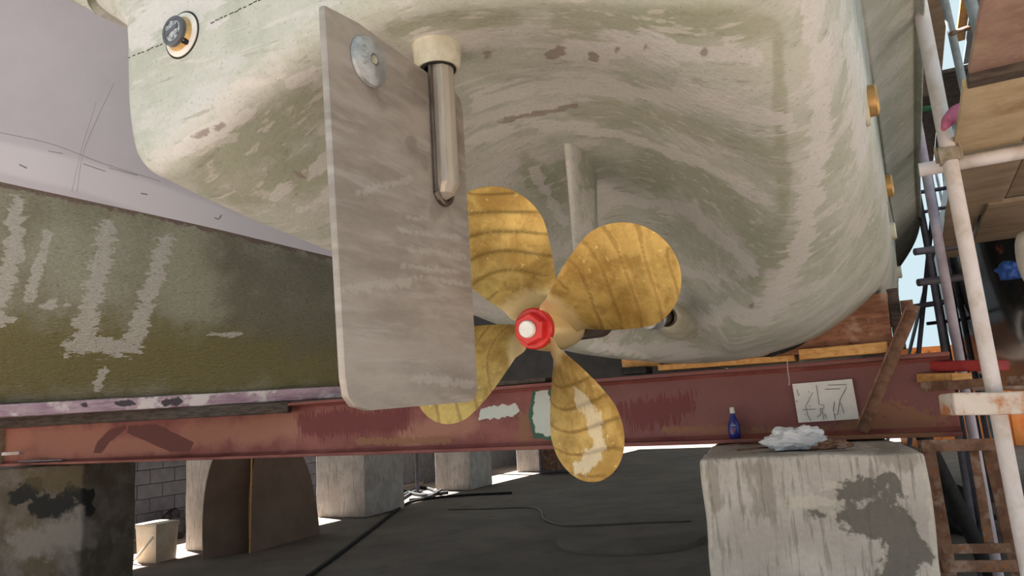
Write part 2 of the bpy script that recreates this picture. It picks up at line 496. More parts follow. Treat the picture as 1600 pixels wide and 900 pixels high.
# grey block wall behind the boats, running fore and aft
WS, WF0, WF1, WH = -9.75, 1.2, 22.0, 1.75
wl = MB().box(fs(WF0, WS - 0.2, 0), F * (WF1 - WF0), S * 0.19, U * WH)
wall = tag(build('wall_left', wl, M_mortar, base=fs(WF0, WS, 0)), 'grey painted block wall behind the white bucket', 'wall', kind='structure')
bk = MB().rbox(V(0, 0, 0), F * 0.392, S * 0.03, U * 0.192, r=0.008, n=1)
bkm = None
for row in range(9):
    for k in range(16):
        f0 = 4.6 + k * 0.4 + (0.2 if row % 2 else 0)
        if bkm is None:
            b = build('block', bk, M_cmu, base=(0, 0, 0)); bkm = b
        else:
            b = bpy.data.objects.new('block', bkm.data); C.objects.link(b)
        b.parent = wall
        p = fs(f0, WS - 0.02 + random.uniform(-0.003, 0.003), row * 0.2 - 0.04 if row else 0.0) - fs(WF0, WS, 0)
        b.location = tuple(p)
tag(build('trim_1', MB().rbox(fs(4.5, WS + 0.02, 0), F * 9, S * 0.09, U * 0.06, r=0.02, n=2), M_concdk), 'low concrete kerb along the foot of the block wall', 'kerb', kind='structure')

# roof added out of view on the port side to shade the ground
RFZ = 5.3
rf = MB().box(fs(1.6, -10.75, RFZ), F * 22, S * 10.4, U * .06)
roof = tag(build('added_shade_roof', rf, M_tubegrey, smooth=False), 'added unseen roof that shades the ground under the boats', 'roof', kind='structure')
for i, (f_, s_) in enumerate(((2.0, -10.6), (9, -10.6), (16, -10.6), (23.4, -10.6), (23.4, -5.0))):
    build('shade_roof_post', MB().tube([fs(f_, s_, 0), fs(f_, s_, RFZ)], .08, 10), M_tubegrey, roof)

wb_ = MB().box(fs(25.5, -32, 0), F * .2, S * 31.5, U * 5.6)  # added end wall: blocks low sky so gaps under the hulls stay dark
tag(build('sky_block_wall', wb_, M_skyblock, smooth=False), 'added dark end wall blocking the sky far behind the boats', 'wall', kind='structure')

#==BOAT1==
# ------------------------------------------------------------------ the stripped hull with the propeller
ST = {
 1.20: [(0, 2.38), (.15, 2.362), (.42, 2.298), (.58, 2.238), (.74, 2.185), (.86, 2.235), (.91, 2.38)],
 1.55: [(0, 2.385), (.25, 2.35), (.45, 2.27), (.60, 2.17), (.75, 2.118), (.86, 2.18), (.912, 2.36)],
 1.93: [(0, 2.395), (.25, 2.355), (.43, 2.25), (.58, 2.13), (.72, 2.06), (.85, 2.12), (.912, 2.30)],
 2.35: [(0, 2.345), (.22, 2.30), (.38, 2.18), (.50, 2.05), (.63, 1.955), (.81, 2.02), (.91, 2.25)],
 2.80: [(0, 2.16), (.15, 2.12), (.26, 2.02), (.35, 1.90), (.46, 1.81), (.72, 1.92), (.905, 2.20)],
 3.10: [(0, 2.00), (.10, 1.97), (.17, 1.88), (.24, 1.78), (.33, 1.722), (.64, 1.83), (.90, 2.13)],
 3.35: [(0, 1.855), (.07, 1.84), (.13, 1.79), (.19, 1.735), (.27, 1.702), (.60, 1.80), (.895, 2.10)],
 3.65: [(0, 1.715), (.06, 1.712), (.12, 1.702), (.18, 1.695), (.26, 1.697), (.58, 1.785), (.89, 2.08)],
 4.10: [(0, 1.682), (.06, 1.682), (.12, 1.685), (.18, 1.69), (.26, 1.70), (.58, 1.80), (.88, 2.07)],
 5.00: [(0, 1.68), (.06, 1.68), (.12, 1.682), (.18, 1.69), (.26, 1.70), (.58, 1.80), (.88, 2.07)],
 7.00: [(0, 1.68), (.06, 1.68), (.12, 1.682), (.18, 1.69), (.26, 1.70), (.58, 1.80), (.86, 2.07)],
 10.0: [(0, 1.70), (.04, 1.70), (.08, 1.71), (.12, 1.72), (.18, 1.74), (.40, 1.86), (.62, 2.10)],
}
HTOP = [(.928, 2.60), (.95, 2.66), (1.03, 2.725), (1.10, 2.785), (1.135, 2.87), (1.15, 3.9)]
fst = sorted(ST)
sect = np.array([ST[f] + [(o * (1 if f < 9 else .75), z) for o, z in HTOP] for f in fst])     # nf,K,2
K = sect.shape[1]


def hermite_f(f):
    i = int(np.clip(np.searchsorted(fst, f) - 1, 0, len(fst) - 2))
    x0, x1 = fst[i], fst[i + 1]
    def tan(k):
        if k == 0: return (sect[1] - sect[0]) / (fst[1] - fst[0])
        if k == len(fst) - 1: return (sect[-1] - sect[-2]) / (fst[-1] - fst[-2])
        a = (sect[k] - sect[k - 1]) / (fst[k] - fst[k - 1]); b = (sect[k + 1] - sect[k]) / (fst[k + 1] - fst[k])
        h0, h1 = fst[k] - fst[k - 1], fst[k + 1] - fst[k]
        return (a * h1 + b * h0) / (h0 + h1)
    h = x1 - x0; t = (f - x0) / h
    return ((2 * t ** 3 - 3 * t ** 2 + 1) * sect[i] + (t ** 3 - 2 * t ** 2 + t) * h * tan(i)
            + (-2 * t ** 3 + 3 * t ** 2) * sect[i + 1] + (t ** 3 - t ** 2) * h * tan(i + 1))


def section(f, n=12):
    c = hermite_f(f)
    full = np.vstack([c[::-1] * [1, 1], (c[1:] * [-1, 1])])      # starboard top ... centre ... port top
    return spline(full, n)                                        # (o,z)


RF = 0.08
fsmp = np.concatenate([np.linspace(1.2 + RF, 4.2, 120), np.linspace(4.25, 10, 30)])
G = []
for f in fsmp:
    sx = section(f)
    G.append([fs(f, S0 + o, z) for o, z in sx])
G = np.array(G)
boat = thing('boat_hull', 'grey-green sanded boat hull with tunnelled stern above the red beam', 'boat', fs(1.2, S0, 1.65))
shell = build('hull_shell', MB().grid(G), M_hull, boat, angle=0)
# transom with a rounded lower edge
sx = section(1.2 + RF)
tg = np.gradient(sx, axis=0); tg /= np.linalg.norm(tg, axis=1, keepdims=True)
nin = np.stack([tg[:, 1], -tg[:, 0]], 1)
ctr = np.array([0, 3.1])
flip = np.sign(((ctr - sx) * nin).sum(1).sum())
nin *= flip
rows = []
for th in np.linspace(0, pi / 2, 9):
    q = sx + nin * RF * (1 - cos(th))
    rows.append([fs(1.2 + RF - RF * sin(th), S0 + o, z) for o, z in q])
q = sx + nin * RF
for t in np.linspace(0, 1, 24)[1:]:
    qq = q * (1 - t) + ctr * t
    rows.append([fs(1.2, S0 + o, z) for o, z in qq])
transom = build('transom', MB().grid(np.array(rows)), M_hull, boat, angle=0)
dk = MB().grid(np.array([[fs(f, S0 + o, 3.9) for o in (-1.15, 0, 1.15)] for f in (1.2, 10)]))
build('deck', dk, M_white, boat, smooth=False)
FILL = [([(890, 82), (1000, 70), (1175, 86)], 17), ([(745, 160), (870, 132), (1060, 150), (1235, 195)], 13), ([(740, 220), (830, 192), (960, 208), (1100, 255), (1200, 315)], 9),
        ([(280, 232), (392, 178)], 11), ([(430, 305), (525, 240)], 9), ([(470, 330), (525, 300)], 8), ([(455, 130), (520, 100)], 10), ([(835, 268), (880, 345)], 8), ([(945, 290), (935, 350)], 12),
        ([(960, 310), (1080, 330), (1180, 420)], 10), ([(1000, 400), (1120, 440)], 8), ([(1075, 520), (1140, 480), (1190, 500)], 12), ([(1000, 545), (1080, 552)], 12), ([(930, 540), (1000, 550)], 9),
        ([(1180, 475)], 10), ([(205, 60), (240, 20), (330, 5)], 22), ([(1270, 0), (1285, 200), (1255, 380), (1190, 500)], 16), ([(1330, 60), (1345, 250)], 10), ([(660, 60), (720, 70)], 14)]  # long bilge stroke paints in the brighter light right of the crease
GRN = [([(330, 265), (480, 165)], 34), ([(380, 300), (500, 260)], 26), ([(880, 35), (1200, 40)], 22), ([(900, 170), (1050, 190), (1210, 250)], 16), ([(1000, 260), (1150, 310), (1215, 400)], 22),
       ([(620, 45), (800, 30)], 14), ([(820, 250), (870, 300)], 16), ([(1080, 270), (1200, 400)], 14), ([(1215, 60), (1225, 330), (1180, 440)], 10)]
BRN = [([(300, 215), (350, 195)], 5), ([(860, 85), (875, 80)], 8), ([(925, 85), (930, 92)], 7), ([(965, 78)], 6), ([(1010, 75)], 6), ([(1100, 80)], 8), ([(760, 85)], 8), ([(460, 270), (475, 276)], 4), ([(1175, 478)], 5), ([(780, 190), (900, 165)], 4)]
LIN = [([(190, 95), (258, 66)], 1.4), ([(330, 35), (408, 0)], 1.4), ([(487, 150), (508, 140)], 1.2)]
for ob in (shell, transom):
    paint(ob, 'filler', FILL); paint(ob, 'green', GRN); paint(ob, 'brown', BRN)

for (xa, ya), (xb, yb), nd in (((192, 95), (257, 67), 9), ((328, 37), (410, -2), 11)):
    for k in range(nd):
        t0 = (k + random.uniform(0, .2)) / nd; t1 = t0 + random.uniform(.45, .8) / nd
        j_ = random.uniform(-.8, .8)
        scribe(transom, [(xa + (xb - xa) * t0, ya + (yb - ya) * t0 + j_), (xa + (xb - xa) * t1, ya + (yb - ya) * t1 + j_)], .0014, M_black, transom, 'marker_dash')
# through-hull skin fittings on the starboard side
for i, (x, y) in enumerate(((1373, 155), (1390, 290), (1400, 360), (1406, 425))):
    p = atz(x, y, 2.3)
    f_ = p @ F
    sxx = section(min(f_, 9.5))
    cand = [j for j in range(len(sxx) // 2) if sxx[j, 0] > .84]
    k = min(cand, key=lambda j: abs(sxx[j, 1] - 2.3))
    c = fs(f_, S0 + sxx[k, 0] - 0.005, 2.3)
    t_ = build('through_hull', MB().lathe(c, S, [(0, .06), (.006, .06), (.008, .045), (.028, .045), (.034, .038), (.034, .026), (.01, .024)], 24), M_brass if i < 2 else M_cream, boat)
    build('sealant_ring', MB().lathe(c, S, [(-.004, .07), (.005, .068), (.007, .058)], 24), M_cream, t_)
# underwater light on the transom
c = atf(285, 55, 1.2)
ax = -F
ul = build('underwater_light', MB().lathe(c, ax, [(0, .052), (.004, .052), (.008, .047), (.016, .041), (.021, .038)], 36), M_brass, boat)
build('sealant_ring', MB().lathe(c, ax, [(-.004, .061), (.004, .060), (.008, .052)], 36), M_white, ul)
build('gasket', MB().lathe(c, ax, [(-.006, .066), (.0015, .065), (.0015, .060)], 36), M_black, ul)
build('bezel', MB().lathe(c, ax, [(.019, .033), (.020, .041), (.029, .041), (.032, .038), (.032, .030), (.029, .029)], 36), M_bezel, ul)
build('lens', MB().lathe(c, ax, [(.024, .030), (.029, .029), (.033, .015), (.034, .001)], 32), M_lens, ul)
# small reflector cups round the lens and the dark name band across it
e1 = norm(np.cross(ax, U)); e2 = U
for a in range(6):
    cc = c + ax * .0315 + .018 * (cos(a * pi / 3 + .5) * e1 + sin(a * pi / 3 + .5) * e2)
    build('led_cup', MB().lathe(cc, ax, [(0, .0075), (.0025, .0075), (.0005, .002)], 12), M_zinc, ul)
bandd = norm(e1 * .92 + e2 * (-.3))
build('name_band', MB().box(c + ax * .0330 - bandd * .024 - e2 * .006, bandd * .048, e2 * .012, ax * .0022), M_bezel, ul, smooth=False)
for a, r_ in ((.9, .042), (-2.3, .043)):
    cc = c + ax * .008 + r_ * (cos(a) * e1 + sin(a) * e2)
    build('screw', MB().lathe(cc, ax, [(0, .008), (.012, .008), (.012, .004), (.006, .003)], 10), M_black, ul)

# stern tube collar where the shaft enters
TILT = radians(6.0)
AX = F * cos(TILT) + U * sin(TILT)
HUB = ats(851, 512, S0)
def shaft_pt(t): return HUB + AX * t
texit = ((ats(1048, 498, S0) - HUB) @ AX)
cx = shaft_pt(texit)
st_ = build('stern_tube', MB().lathe(cx, AX, [(-.055, .040), (-.06, .050), (-.052, .060), (.0, .074), (.08, .10), (.2, .12)], 32, caps=False), M_cream, boat)
build('bearing_sleeve', MB().lathe(cx, AX, [(.05, .033), (-.066, .033), (-.070, .038), (-.066, .044), (.05, .044)], 32, caps=False), M_steeldk, st_)
# shaft strut: a foil fin from the tunnel roof to the bearing barrel
tb = ((ats(905, 505, S0) - HUB) @ AX)
topf = (HUB + AX * tb) @ F + .05
def foil(z, f0, ch, th, n=14):
    out = []
    for k in range(2 * n):
        t = k / n * pi
        xx = 0.5 - 0.5 * cos(t)
        y = th * (sin(t)) * (1.0 if xx > 0 else 1)
        prof = th / 2 * (abs(sin(t)) ** 0.75)
        out.append(fs(f0 + xx * ch, S0 + (prof if t <= pi else -prof), z))
    return out
zb = shaft_pt(tb)[2]
rows = [foil(z, topf - .045 + .10 * tt ** 2 * 0, .21 + .05 * tt ** 3, .036 + .03 * tt ** 6) for tt, z in [(t, zb + (2.40 - zb) * t) for t in np.linspace(0, 1, 14)]]
strut = build('shaft_strut', MB().grid(np.array(rows), closed_v=True), M_hull, boat, angle=60)
paint(strut, 'filler', [([(890, 250), (892, 430)], 8), ([(922, 300), (920, 350)], 8)])
build('bearing_barrel', MB().lathe(shaft_pt(tb - .02), AX, [(0, .032), (.004, .046), (.02, .05), (.20, .05), (.22, .044), (.22, .03)], 32), M_steeldk, strut)
build('shaft_collar', MB().lathe(shaft_pt(texit - .34), AX, [(0, .03), (.004, .043), (.05, .047), (.08, .047), (.085, .052), (.105, .052), (.11, .03)], 32), M_zinc, boat)
build('propeller_shaft', MB().tube([shaft_pt(.02), shaft_pt(texit + .3)], .031, 24), M_steeldk, boat)

# ------------------------------------------------------------------ rudder
RS = S0
RT, RB = .016, .0
pl = [(507, 2), (560, 36), (612, 74), (660, 108), (700, 133), (719, 152), (724, 175), (747, 610), (742, 625), (725, 633), (580, 641), (556, 637), (543, 620), (538, 590), (506, 14)]
poly = [ats(x, y, RS + RT / 2) for x, y in pl]
pf = np.array([(p @ F, p[2]) for p in poly])
pr = []
n = len(pf)
for i in range(n): pr.append(pf[i])
pr = np.array(pr)
rud = thing('rudder', 'flat brushed-steel rudder blade hanging under the hull in front of the propeller', 'rudder', fs(pf[:, 0].mean(), RS, pf[:, 1].min()))
# dense plate so the wear marks follow it
def plate(poly2, thick, s_c, nx=70, nz=90, bev=.003):
    mb = MB()
    zs = np.linspace(poly2[:, 1].min(), poly2[:, 1].max(), nz)
    L = []
    for z in zs:
        xs = []
        for a, b in zip(poly2, np.roll(poly2, -1, 0)):
            if (a[1] - z) * (b[1] - z) <= 0 and a[1] != b[1]:
                xs.append(a[0] + (b[0] - a[0]) * (z - a[1]) / (b[1] - a[1]))
        L.append((min(xs), max(xs)))
    for side in (1, -1):
        g = []
        for z, (a, b) in zip(zs, L):
            e = min(bev, (b - a) / 2 * .9)
            row = [fs(a, s_c + side * (thick / 2 - bev), z)] + [fs(f_, s_c + side * thick / 2, z) for f_ in np.linspace(a + e, b - e, nx)] + [fs(b, s_c + side * (thick / 2 - bev), z)]
            g.append(row)
        mb.grid(np.array(g) if side > 0 else np.array(g)[::-1])
    for k in (0, 1):
        g = [[fs(L[i][k], s_c - (thick / 2 - bev), zs[i]), fs(L[i][k], s_c + (thick / 2 - bev), zs[i])] for i in range(nz)]
        mb.grid(np.array(g))
    for i in (0, nz - 1):
        a, b = L[i]
        e = min(bev, (b - a) / 2 * .9)
        xs = [a] + list(np.linspace(a + e, b - e, nx)) + [b]
        mb.grid(np.array([[fs(f_, s_c - thick / 2, zs[i]), fs(f_, s_c + thick / 2, zs[i])] for f_ in xs]))
    return mb
bl = build('rudder_plate', plate(pr, RT, RS), M_steel, rud, angle=35)
paint(bl, 'grind', [([(625, 360), (720, 372)], 4), ([(640, 388), (725, 402)], 5), ([(630, 415), (715, 425)], 4), ([(650, 432), (730, 445)], 4), ([(635, 340), (700, 345)], 3), ([(560, 300), (640, 280)], 6), ([(540, 450), (640, 440)], 8), ([(650, 590), (735, 600)], 8)])
paint(bl, 'scuff', [([(580, 135), (600, 165)], 9), ([(640, 220), (665, 260)], 8), ([(650, 120), (665, 150)], 12), ([(690, 330), (700, 300)], 14), ([(700, 160), (725, 300)], 10)])
# stock, half proud of the plate, with a chamfered foot and weld bead
sp0 = ats(684, 96, RS + .014); sp1 = ats(696, 312, RS + .014)
zz0, zz1 = sp0[2] + .06, sp1[2]
fc_ = (sp0 @ F + sp1 @ F) / 2
stk = MB()
ring = [(a_ * 1.0, b_) for a_, b_ in ((.031, -.01), (.031, .012), (.026, .024), (.012, .032), (0, .034), (-.012, .032), (-.026, .024), (-.031, .012), (-.031, -.01), (-.015, -.02), (0, -.022), (.015, -.02))]
rows = []
for z, k, ds in ((zz0, 1, 0), (zz1 + .1, 1, 0), (zz1 + .035, 1, 0), (zz1 + .012, .8, -.008), (zz1, .4, -.014)):
    rows.append([fs(fc_ + a * k, RS + .016 + ds + b * k, z) for a, b in ring])
stk.grid(np.array(rows), closed_v=True)
stk.f.append(tuple(range(12))); stk.f.append(tuple(range(48, 60))[::-1])
so = build('rudder_stock', stk, M_stock, rud, angle=20)
wb = MB()
for sgn in (-1, 1):
    wb.tube(spline([fs(fc_ + sgn * .034, RS + .012, z) for z in np.linspace(zz1 + .01, zz0 - .05, 7)], 4), .0055, 8)
wb.tube(spline([fs(fc_ + a, RS + .012, zz1 - .004 + b) for a, b in ((-.034, .016), (-.02, .0), (0, -.006), (.02, 0), (.034, .016))], 4), .007, 8)
build('weld_bead', wb, M_steeldk, rud)
# collar under the hull round the stock
bc = fs(fc_, RS + .012, zz0)
hz = 2.37
build('rudder_boss', MB().lathe(V(bc[0], bc[1], zz0 - .078), U, [(0, .040), (-.002, .050), (.006, .056), (.05, .060), (.09, .072), (.13, .10)], 36, caps=False), M_cream, boat)
build('rudder_seal', MB().lathe(V(bc[0], bc[1], zz0 - .074), U, [(0, .032), (-.008, .036), (-.008, .044), (.01, .048), (.03, .05)], 36, caps=False), M_black, boat)
# zinc disc on the plate
ca = ats(574, 97, RS + RT / 2)
az = build('zinc_anode', MB().lathe(ca, S, [(-.002, .053), (.003, .055), (.010, .052), (.017, .036), (.020, .020), (.0205, .0135), (.015, .012), (.015, .001)], 40), M_zinc, rud)
build('anode_bolt', MB().lathe(ca, S, [(.012, .0105), (.0195, .0105), (.0205, .009), (.018, .004), (.018, .001)], 6), M_coup, az)
def text_mesh(name, txt, size, origin, ex, ey, mat, parent, depth=.0006):
    cu = bpy.data.curves.new(name, 'FONT')
    cu.body = txt; cu.size = size; cu.extrude = depth; cu.align_x = 'CENTER'; cu.align_y = 'CENTER'
    to = bpy.data.objects.new(name, cu); C.objects.link(to)
    dg = bpy.context.evaluated_depsgraph_get()
    me = bpy.data.meshes.new_from_object(to.evaluated_get(dg))
    bpy.data.objects.remove(to); bpy.data.curves.remove(cu)
    ez = np.cross(ex, ey)
    off = wloc(parent)
    for v in me.vertices:
        p = origin + ex * v.co.x + ey * v.co.y + ez * v.co.z - off
        v.co = tuple(p)
    me.materials.clear(); me.materials.append(mat)
    o = bpy.data.objects.new(name, me); C.objects.link(o); o.parent = parent
    return o
for k, ch in enumerate('0192'):
    th = (k - 1.5) * .36
    ry = -F * cos(th) + U * sin(th)
    rx = U * cos(th) + F * sin(th)
    text_mesh('embossed_digit', ch, .017, ca + ry * .032 + S * .0186, rx, ry, M_zinc, az, .0012)

# ------------------------------------------------------------------ propeller
E1 = S
E2 = U * cos(TILT) - F * sin(TILT)
def disc_angle(x, y):
    v = ray(x, y)
    t = ((HUB - CAMP) @ AX) / (v @ AX)
    p = CAMP + v * t - HUB
    return math.degrees(math.atan2(p @ E2, p @ E1)), np.linalg.norm(p)
PR = 0.455
PHI0 = radians(21.5)
prop = thing('propeller', 'four-bladed worn bronze propeller with red painted nut', 'propeller', HUB - U * PR)
RH = .064
BETA_R = 0.155      # pitch / 2 pi
def blade(phi):
    mb = MB()
    nr, nc = 84, 26
    xs = 1 - (1 - np.linspace(0, 1, nr)) ** 1.6
    top, bot, rdg = [], [], []
    for x in xs:
        r = RH * .8 + (PR - RH * .8) * x
        xm = .66
        if x > xm: wd = sqrt(max(0, 1 - ((x - xm) / (1 - xm)) ** 2.2))
        else:
            t = x / xm; t = t * t * (3 - 2 * t); t = .65 * (x / xm) + .35 * t
            wd = .56 + .44 * t
        wd *= .322
        beta = math.atan2(BETA_R, r)
        beta = min(beta, radians(58))
        tmax = .020 * (1 - x) ** 1.3 + .0035
        skew = .02 * x ** 2
        ra, rb = [], []
        for c_ in np.linspace(-1, 1, nc):
            cc = np.sign(c_) * (1 - (1 - abs(c_)) ** 1.3)
            l = cc * wd / 2
            dl = l * cos(beta) / max(r, .07) + skew
            axl = l * sin(beta) - .08 * x
            ang = phi + (-dl)                       # at the top of the disc starboard edge lies forward
            th = tmax * (1 - cc * cc) ** .8 / 2
            er = E1 * cos(ang) + E2 * sin(ang)
            et = -E1 * sin(ang) + E2 * cos(ang)
            nrm = norm(et * sin(beta) + AX * cos(beta))
            P0 = HUB + er * r + AX * axl
            # hand-scraped ridges across the face
            ph_ = (r * 15.5 + cc * .55 + .12 * sin(cc * 3 + phi * 3)) % 1.0
            saw = (ph_ / .82 if ph_ < .82 else (1 - ph_) / .18) - .5
            rid = .0034 * saw * (1 - cc ** 4) * min(1, max(0, (x - .22) * 5)) * max(0, 1 - x ** 8)
            ra.append(P0 - nrm * (th + rid)); rb.append(P0 + nrm * th)
            rdg.append(max(0, 1 - abs(ph_ - .9) / .16) if x > .25 else 0)
        top.append(ra); bot.append(rb)
    mb.grid(np.array(top)); mb.grid(np.array(bot)[::-1])
    mb.extra = rdg
    return mb
for k in range(4):
    mbb = blade(PHI0 + k * pi / 2)
    b = build('blade', mbb, M_bronze, prop, angle=50)
    me = b.data
    me.attributes.new('ridge_shade', 'FLOAT', 'POINT').data.foreach_set('value', mbb.extra + [0.0] * (len(me.vertices) - len(mbb.extra)))
    off = wloc(b)
    vals = []
    for v in me.vertices:
        p = np.array(v.co) + off - HUB
        rr = np.linalg.norm(p - AX * (p @ AX))
        vals.append(max(0, min(1, 1.0 - (rr - .05) / .13)))
    me.attributes.new('polish', 'FLOAT', 'POINT').data.foreach_set('value', vals)
    paint(b, 'chalk', [([(905, 620), (925, 650), (935, 700), (910, 730)], 14)] if k == 3 else [([(0, 0)], 1)])
hb = build('hub', MB().lathe(HUB, AX, [(-.062, .052), (-.060, .058), (-.03, .065), (.03, .072), (.10, .072), (.15, .066), (.165, .05)], 40), M_bronze, prop)
at = hb.data.attributes.new('polish', 'FLOAT', 'POINT'); at.data.foreach_set('value', [1.0] * len(hb.data.vertices))
nb = HUB - AX * .062
nut = build('nut', MB().lathe(nb, -AX, [(-.004, .059), (.014, .059), (.019, .055)], 40), M_red, prop, angle=35)
hexm = MB().lathe(nb, -AX, [(.014, .047), (.042, .047), (.047, .042)], 6, e1=norm(E1 * cos(.35) + E2 * sin(.35)))
build('hexagon', hexm, M_red, nut, angle=20)
build('shaft_end', MB().lathe(nb, -AX, [(.042, .0245), (.056, .0245), (.060, .0215), (.060, .001)], 32), M_white, nut)
build('set_screw', MB().lathe(nb + (E1 * cos(.75) + E2 * sin(.75)) * .053 - AX * .014, -AX, [(0, .004), (.005, .004), (.003, .002)], 8), M_black, nut)

#==BOAT2==
# ------------------------------------------------------------------ the neighbouring boat: lavender topside, stripped bottom
cols_x = [-460, -200, 0, 130, 330, 540, 720]
lat = {   # row: per column (x, y, depth)
 'bot': [(-460, 640, 5.0), (-200, 637, 5.2), (0, 631, 5.35), (130, 627, 5.45), (330, 620, 5.65), (545, 609, 5.95), (720, 600, 6.3)],
 'r1':  [(-440, 590, 4.75), (-185, 588, 4.98), (5, 583, 5.16), (134, 580, 5.3), (333, 576, 5.55), (542, 566, 5.92), (720, 560, 6.3)],
 'r2':  [(-430, 500, 4.45), (-175, 505, 4.72), (5, 506, 4.93), (135, 505, 5.1), (332, 508, 5.42), (538, 512, 5.88), (715, 520, 6.3)],
 'r3':  [(-430, 350, 4.2), (-175, 385, 4.5), (3, 398, 4.75), (133, 410, 4.96), (331, 430, 5.36), (535, 455, 5.92), (712, 475, 6.4)],
 'wl':  [(-430, 180, 4.0), (-178, 244, 4.35), (0, 284, 4.64), (130, 312, 4.88), (330, 356, 5.34), (532, 404, 5.98), (710, 440, 6.5)],
 't1':  [(-430, 180, 4.0), (-178, 244, 4.35), (0, 284, 4.64), (130, 312, 4.88), (330, 356, 5.34), (532, 404, 5.98), (710, 440, 6.5)],
 't2':  [(-430, 85, 3.93), (-180, 160, 4.28), (-4, 207, 4.58), (128, 243, 4.83), (329, 298, 5.31), (530, 358, 5.98), (708, 405, 6.5)],
 't3':  [(-440, -130, 3.85), (-190, -20, 4.2), (-12, 60, 4.5), (122, 115, 4.76), (325, 200, 5.27), (528, 285, 5.98), (706, 350, 6.5)],
 't4':  [(-460, -500, 3.7), (-210, -330, 4.05), (-30, -200, 4.38), (108, -100, 4.66), (318, 30, 5.2), (524, 160, 5.95), (704, 260, 6.5)],
 't5':  [(-480, -900, 3.6), (-230, -650, 3.95), (-46, -480, 4.28), (96, -340, 4.58), (310, -150, 5.12), (520, 30, 5.9), (702, 160, 6.5)],
}
def lattice(keys, nu=36, nv=20):
    R = np.array([[atY(*q) for q in lat[k]] for k in keys])
    R = np.array([spline(r, nu) for r in R])
    R = np.transpose(R, (1, 0, 2))
    return np.array([spline(c_, nv) for c_ in R])          # (u, v, 3)
Lb = lattice(['bot', 'r1', 'r2', 'r3', 'wl'])
Lt = lattice(['t1', 't2', 't3', 't4', 't5'], 24, 10)
boat2 = thing('boat_hull', 'lavender-topped boat hull with stripped olive-green bottom on the left', 'boat', Lb[60, 0])
hb2 = build('hull_bottom', MB().grid(Lb), M_hullB, boat2, angle=0)
tp = build('topside', MB().grid(Lt), M_lav, boat2, angle=0)
# keel underside, far side and deck, closing the hull behind what is seen
b0 = Lb[:, 0]; tt0 = Lt[:, -1]
far = lambda p, ds, z: fs(p @ F, min(p @ S, ds), z)
rowsC = [[p for p in b0], [far(p - S * .5, 0, p[2]) for p in b0], [fs(p @ F, -7.6, 1.85) for p in b0], [fs(p @ F + .2, -8.8, 2.3) for p in b0], [fs(p @ F + .2, -9.1, 2.9) for p in b0], [fs(p @ F + .2, -9.2, 4.3) for p in b0], [p for p in tt0[np.linspace(0, len(tt0) - 1, len(b0)).astype(int)]]]
build('far_side', MB().grid(np.array(rowsC)), M_lav, boat2, smooth=False)
paint(hb2, 'filler', [([(168, 362), (152, 440), (128, 530)], 15), ([(108, 541), (208, 541)], 12), ([(206, 536), (236, 450), (258, 378)], 12), ([(28, 320), (20, 400), (-5, 490)], 12), ([(75, 365), (45, 468)], 7),
                      ([(70, 480), (80, 475)], 7), ([(105, 475)], 6), ([(150, 605), (160, 580)], 6), ([(0, 502), (20, 500)], 6), ([(330, 522), (375, 522)], 3)])
paint(hb2, 'olive', [([(-100, 560), (200, 560), (540, 560)], 55)])
paint(hb2, 'dark', [([(370, 420), (540, 450)], 50), ([(330, 470), (540, 520)], 40)])
paint(hb2, 'pale', [([(270, 400), (310, 470)], 45), ([(120, 430), (100, 380)], 35)])
paint(hb2, 'edge', [([(-100, 262), (0, 284), (130, 312), (330, 356), (532, 404)], 7)])
paint(tp, 'light', [([(-100, 228), (0, 245), (128, 275), (250, 315), (330, 345), (500, 400)], 24)])
for pl_, r_ in (([(-20, 203), (80, 225), (160, 255), (250, 283)], .0016), ([(178, 130), (152, 185), (130, 240), (120, 300)], .001), ([(150, 160), (128, 232), (112, 300)], .0008), ([(30, 257), (42, 263)], .004), ([(220, 302), (230, 304)], .004), ([(335, 340), (341, 342), (346, 336)], .004), ([(75, 236), (98, 240)], .002), ([(130, 256), (165, 268)], .0025), ([(170, 262), (215, 274)], .002)):
    scribe(tp, pl_, r_, M_scratch, boat2)
# pinkish timber under its keel, and a dark strip standing in for the shade beneath it
kp = [(0, 643, 5.25), (130, 637, 5.35), (330, 629, 5.58), (560, 616, 5.85)]
def beam_px(pts, hpx, depth, name, mat, label, cat, n=40, r=.01):
    P = np.array([atY(*q) for q in pts])
    a, b = P[0] - (P[-1] - P[0]) * .25, P[-1]
    h = hpx
    ex = b - a; ex[2] = ex[2]
    dr = norm(np.array([-ex[1], ex[0], 0]))
    if dr[1] < 0: dr = -dr
    o = build(name, MB().rbox(a - U * h / 2, ex, dr * depth, U * h, r=r, n=(n, 2, 2), amp=.004), mat)
    return tag(o, label, cat)
kt = beam_px([(0, 642, 5.2), (560, 611, 5.8)], .09, .2, 'keel_timber', M_purple, 'pink-purple painted keel timber under the green-bottomed hull', 'timber')
paint(kt, 'dark', [([(255, 629), (285, 626)], 7), ([(180, 632), (210, 629)], 5), ([(125, 632), (135, 632)], 5), ([(50, 636), (90, 634)], 2)])
beam_px([(0, 660, 5.42), (450, 636, 5.56)], .085, .12, 'shade_gap_strip', M_woodgrey, 'dark strip filling the shaded gap beneath the pink keel timber', 'timber')

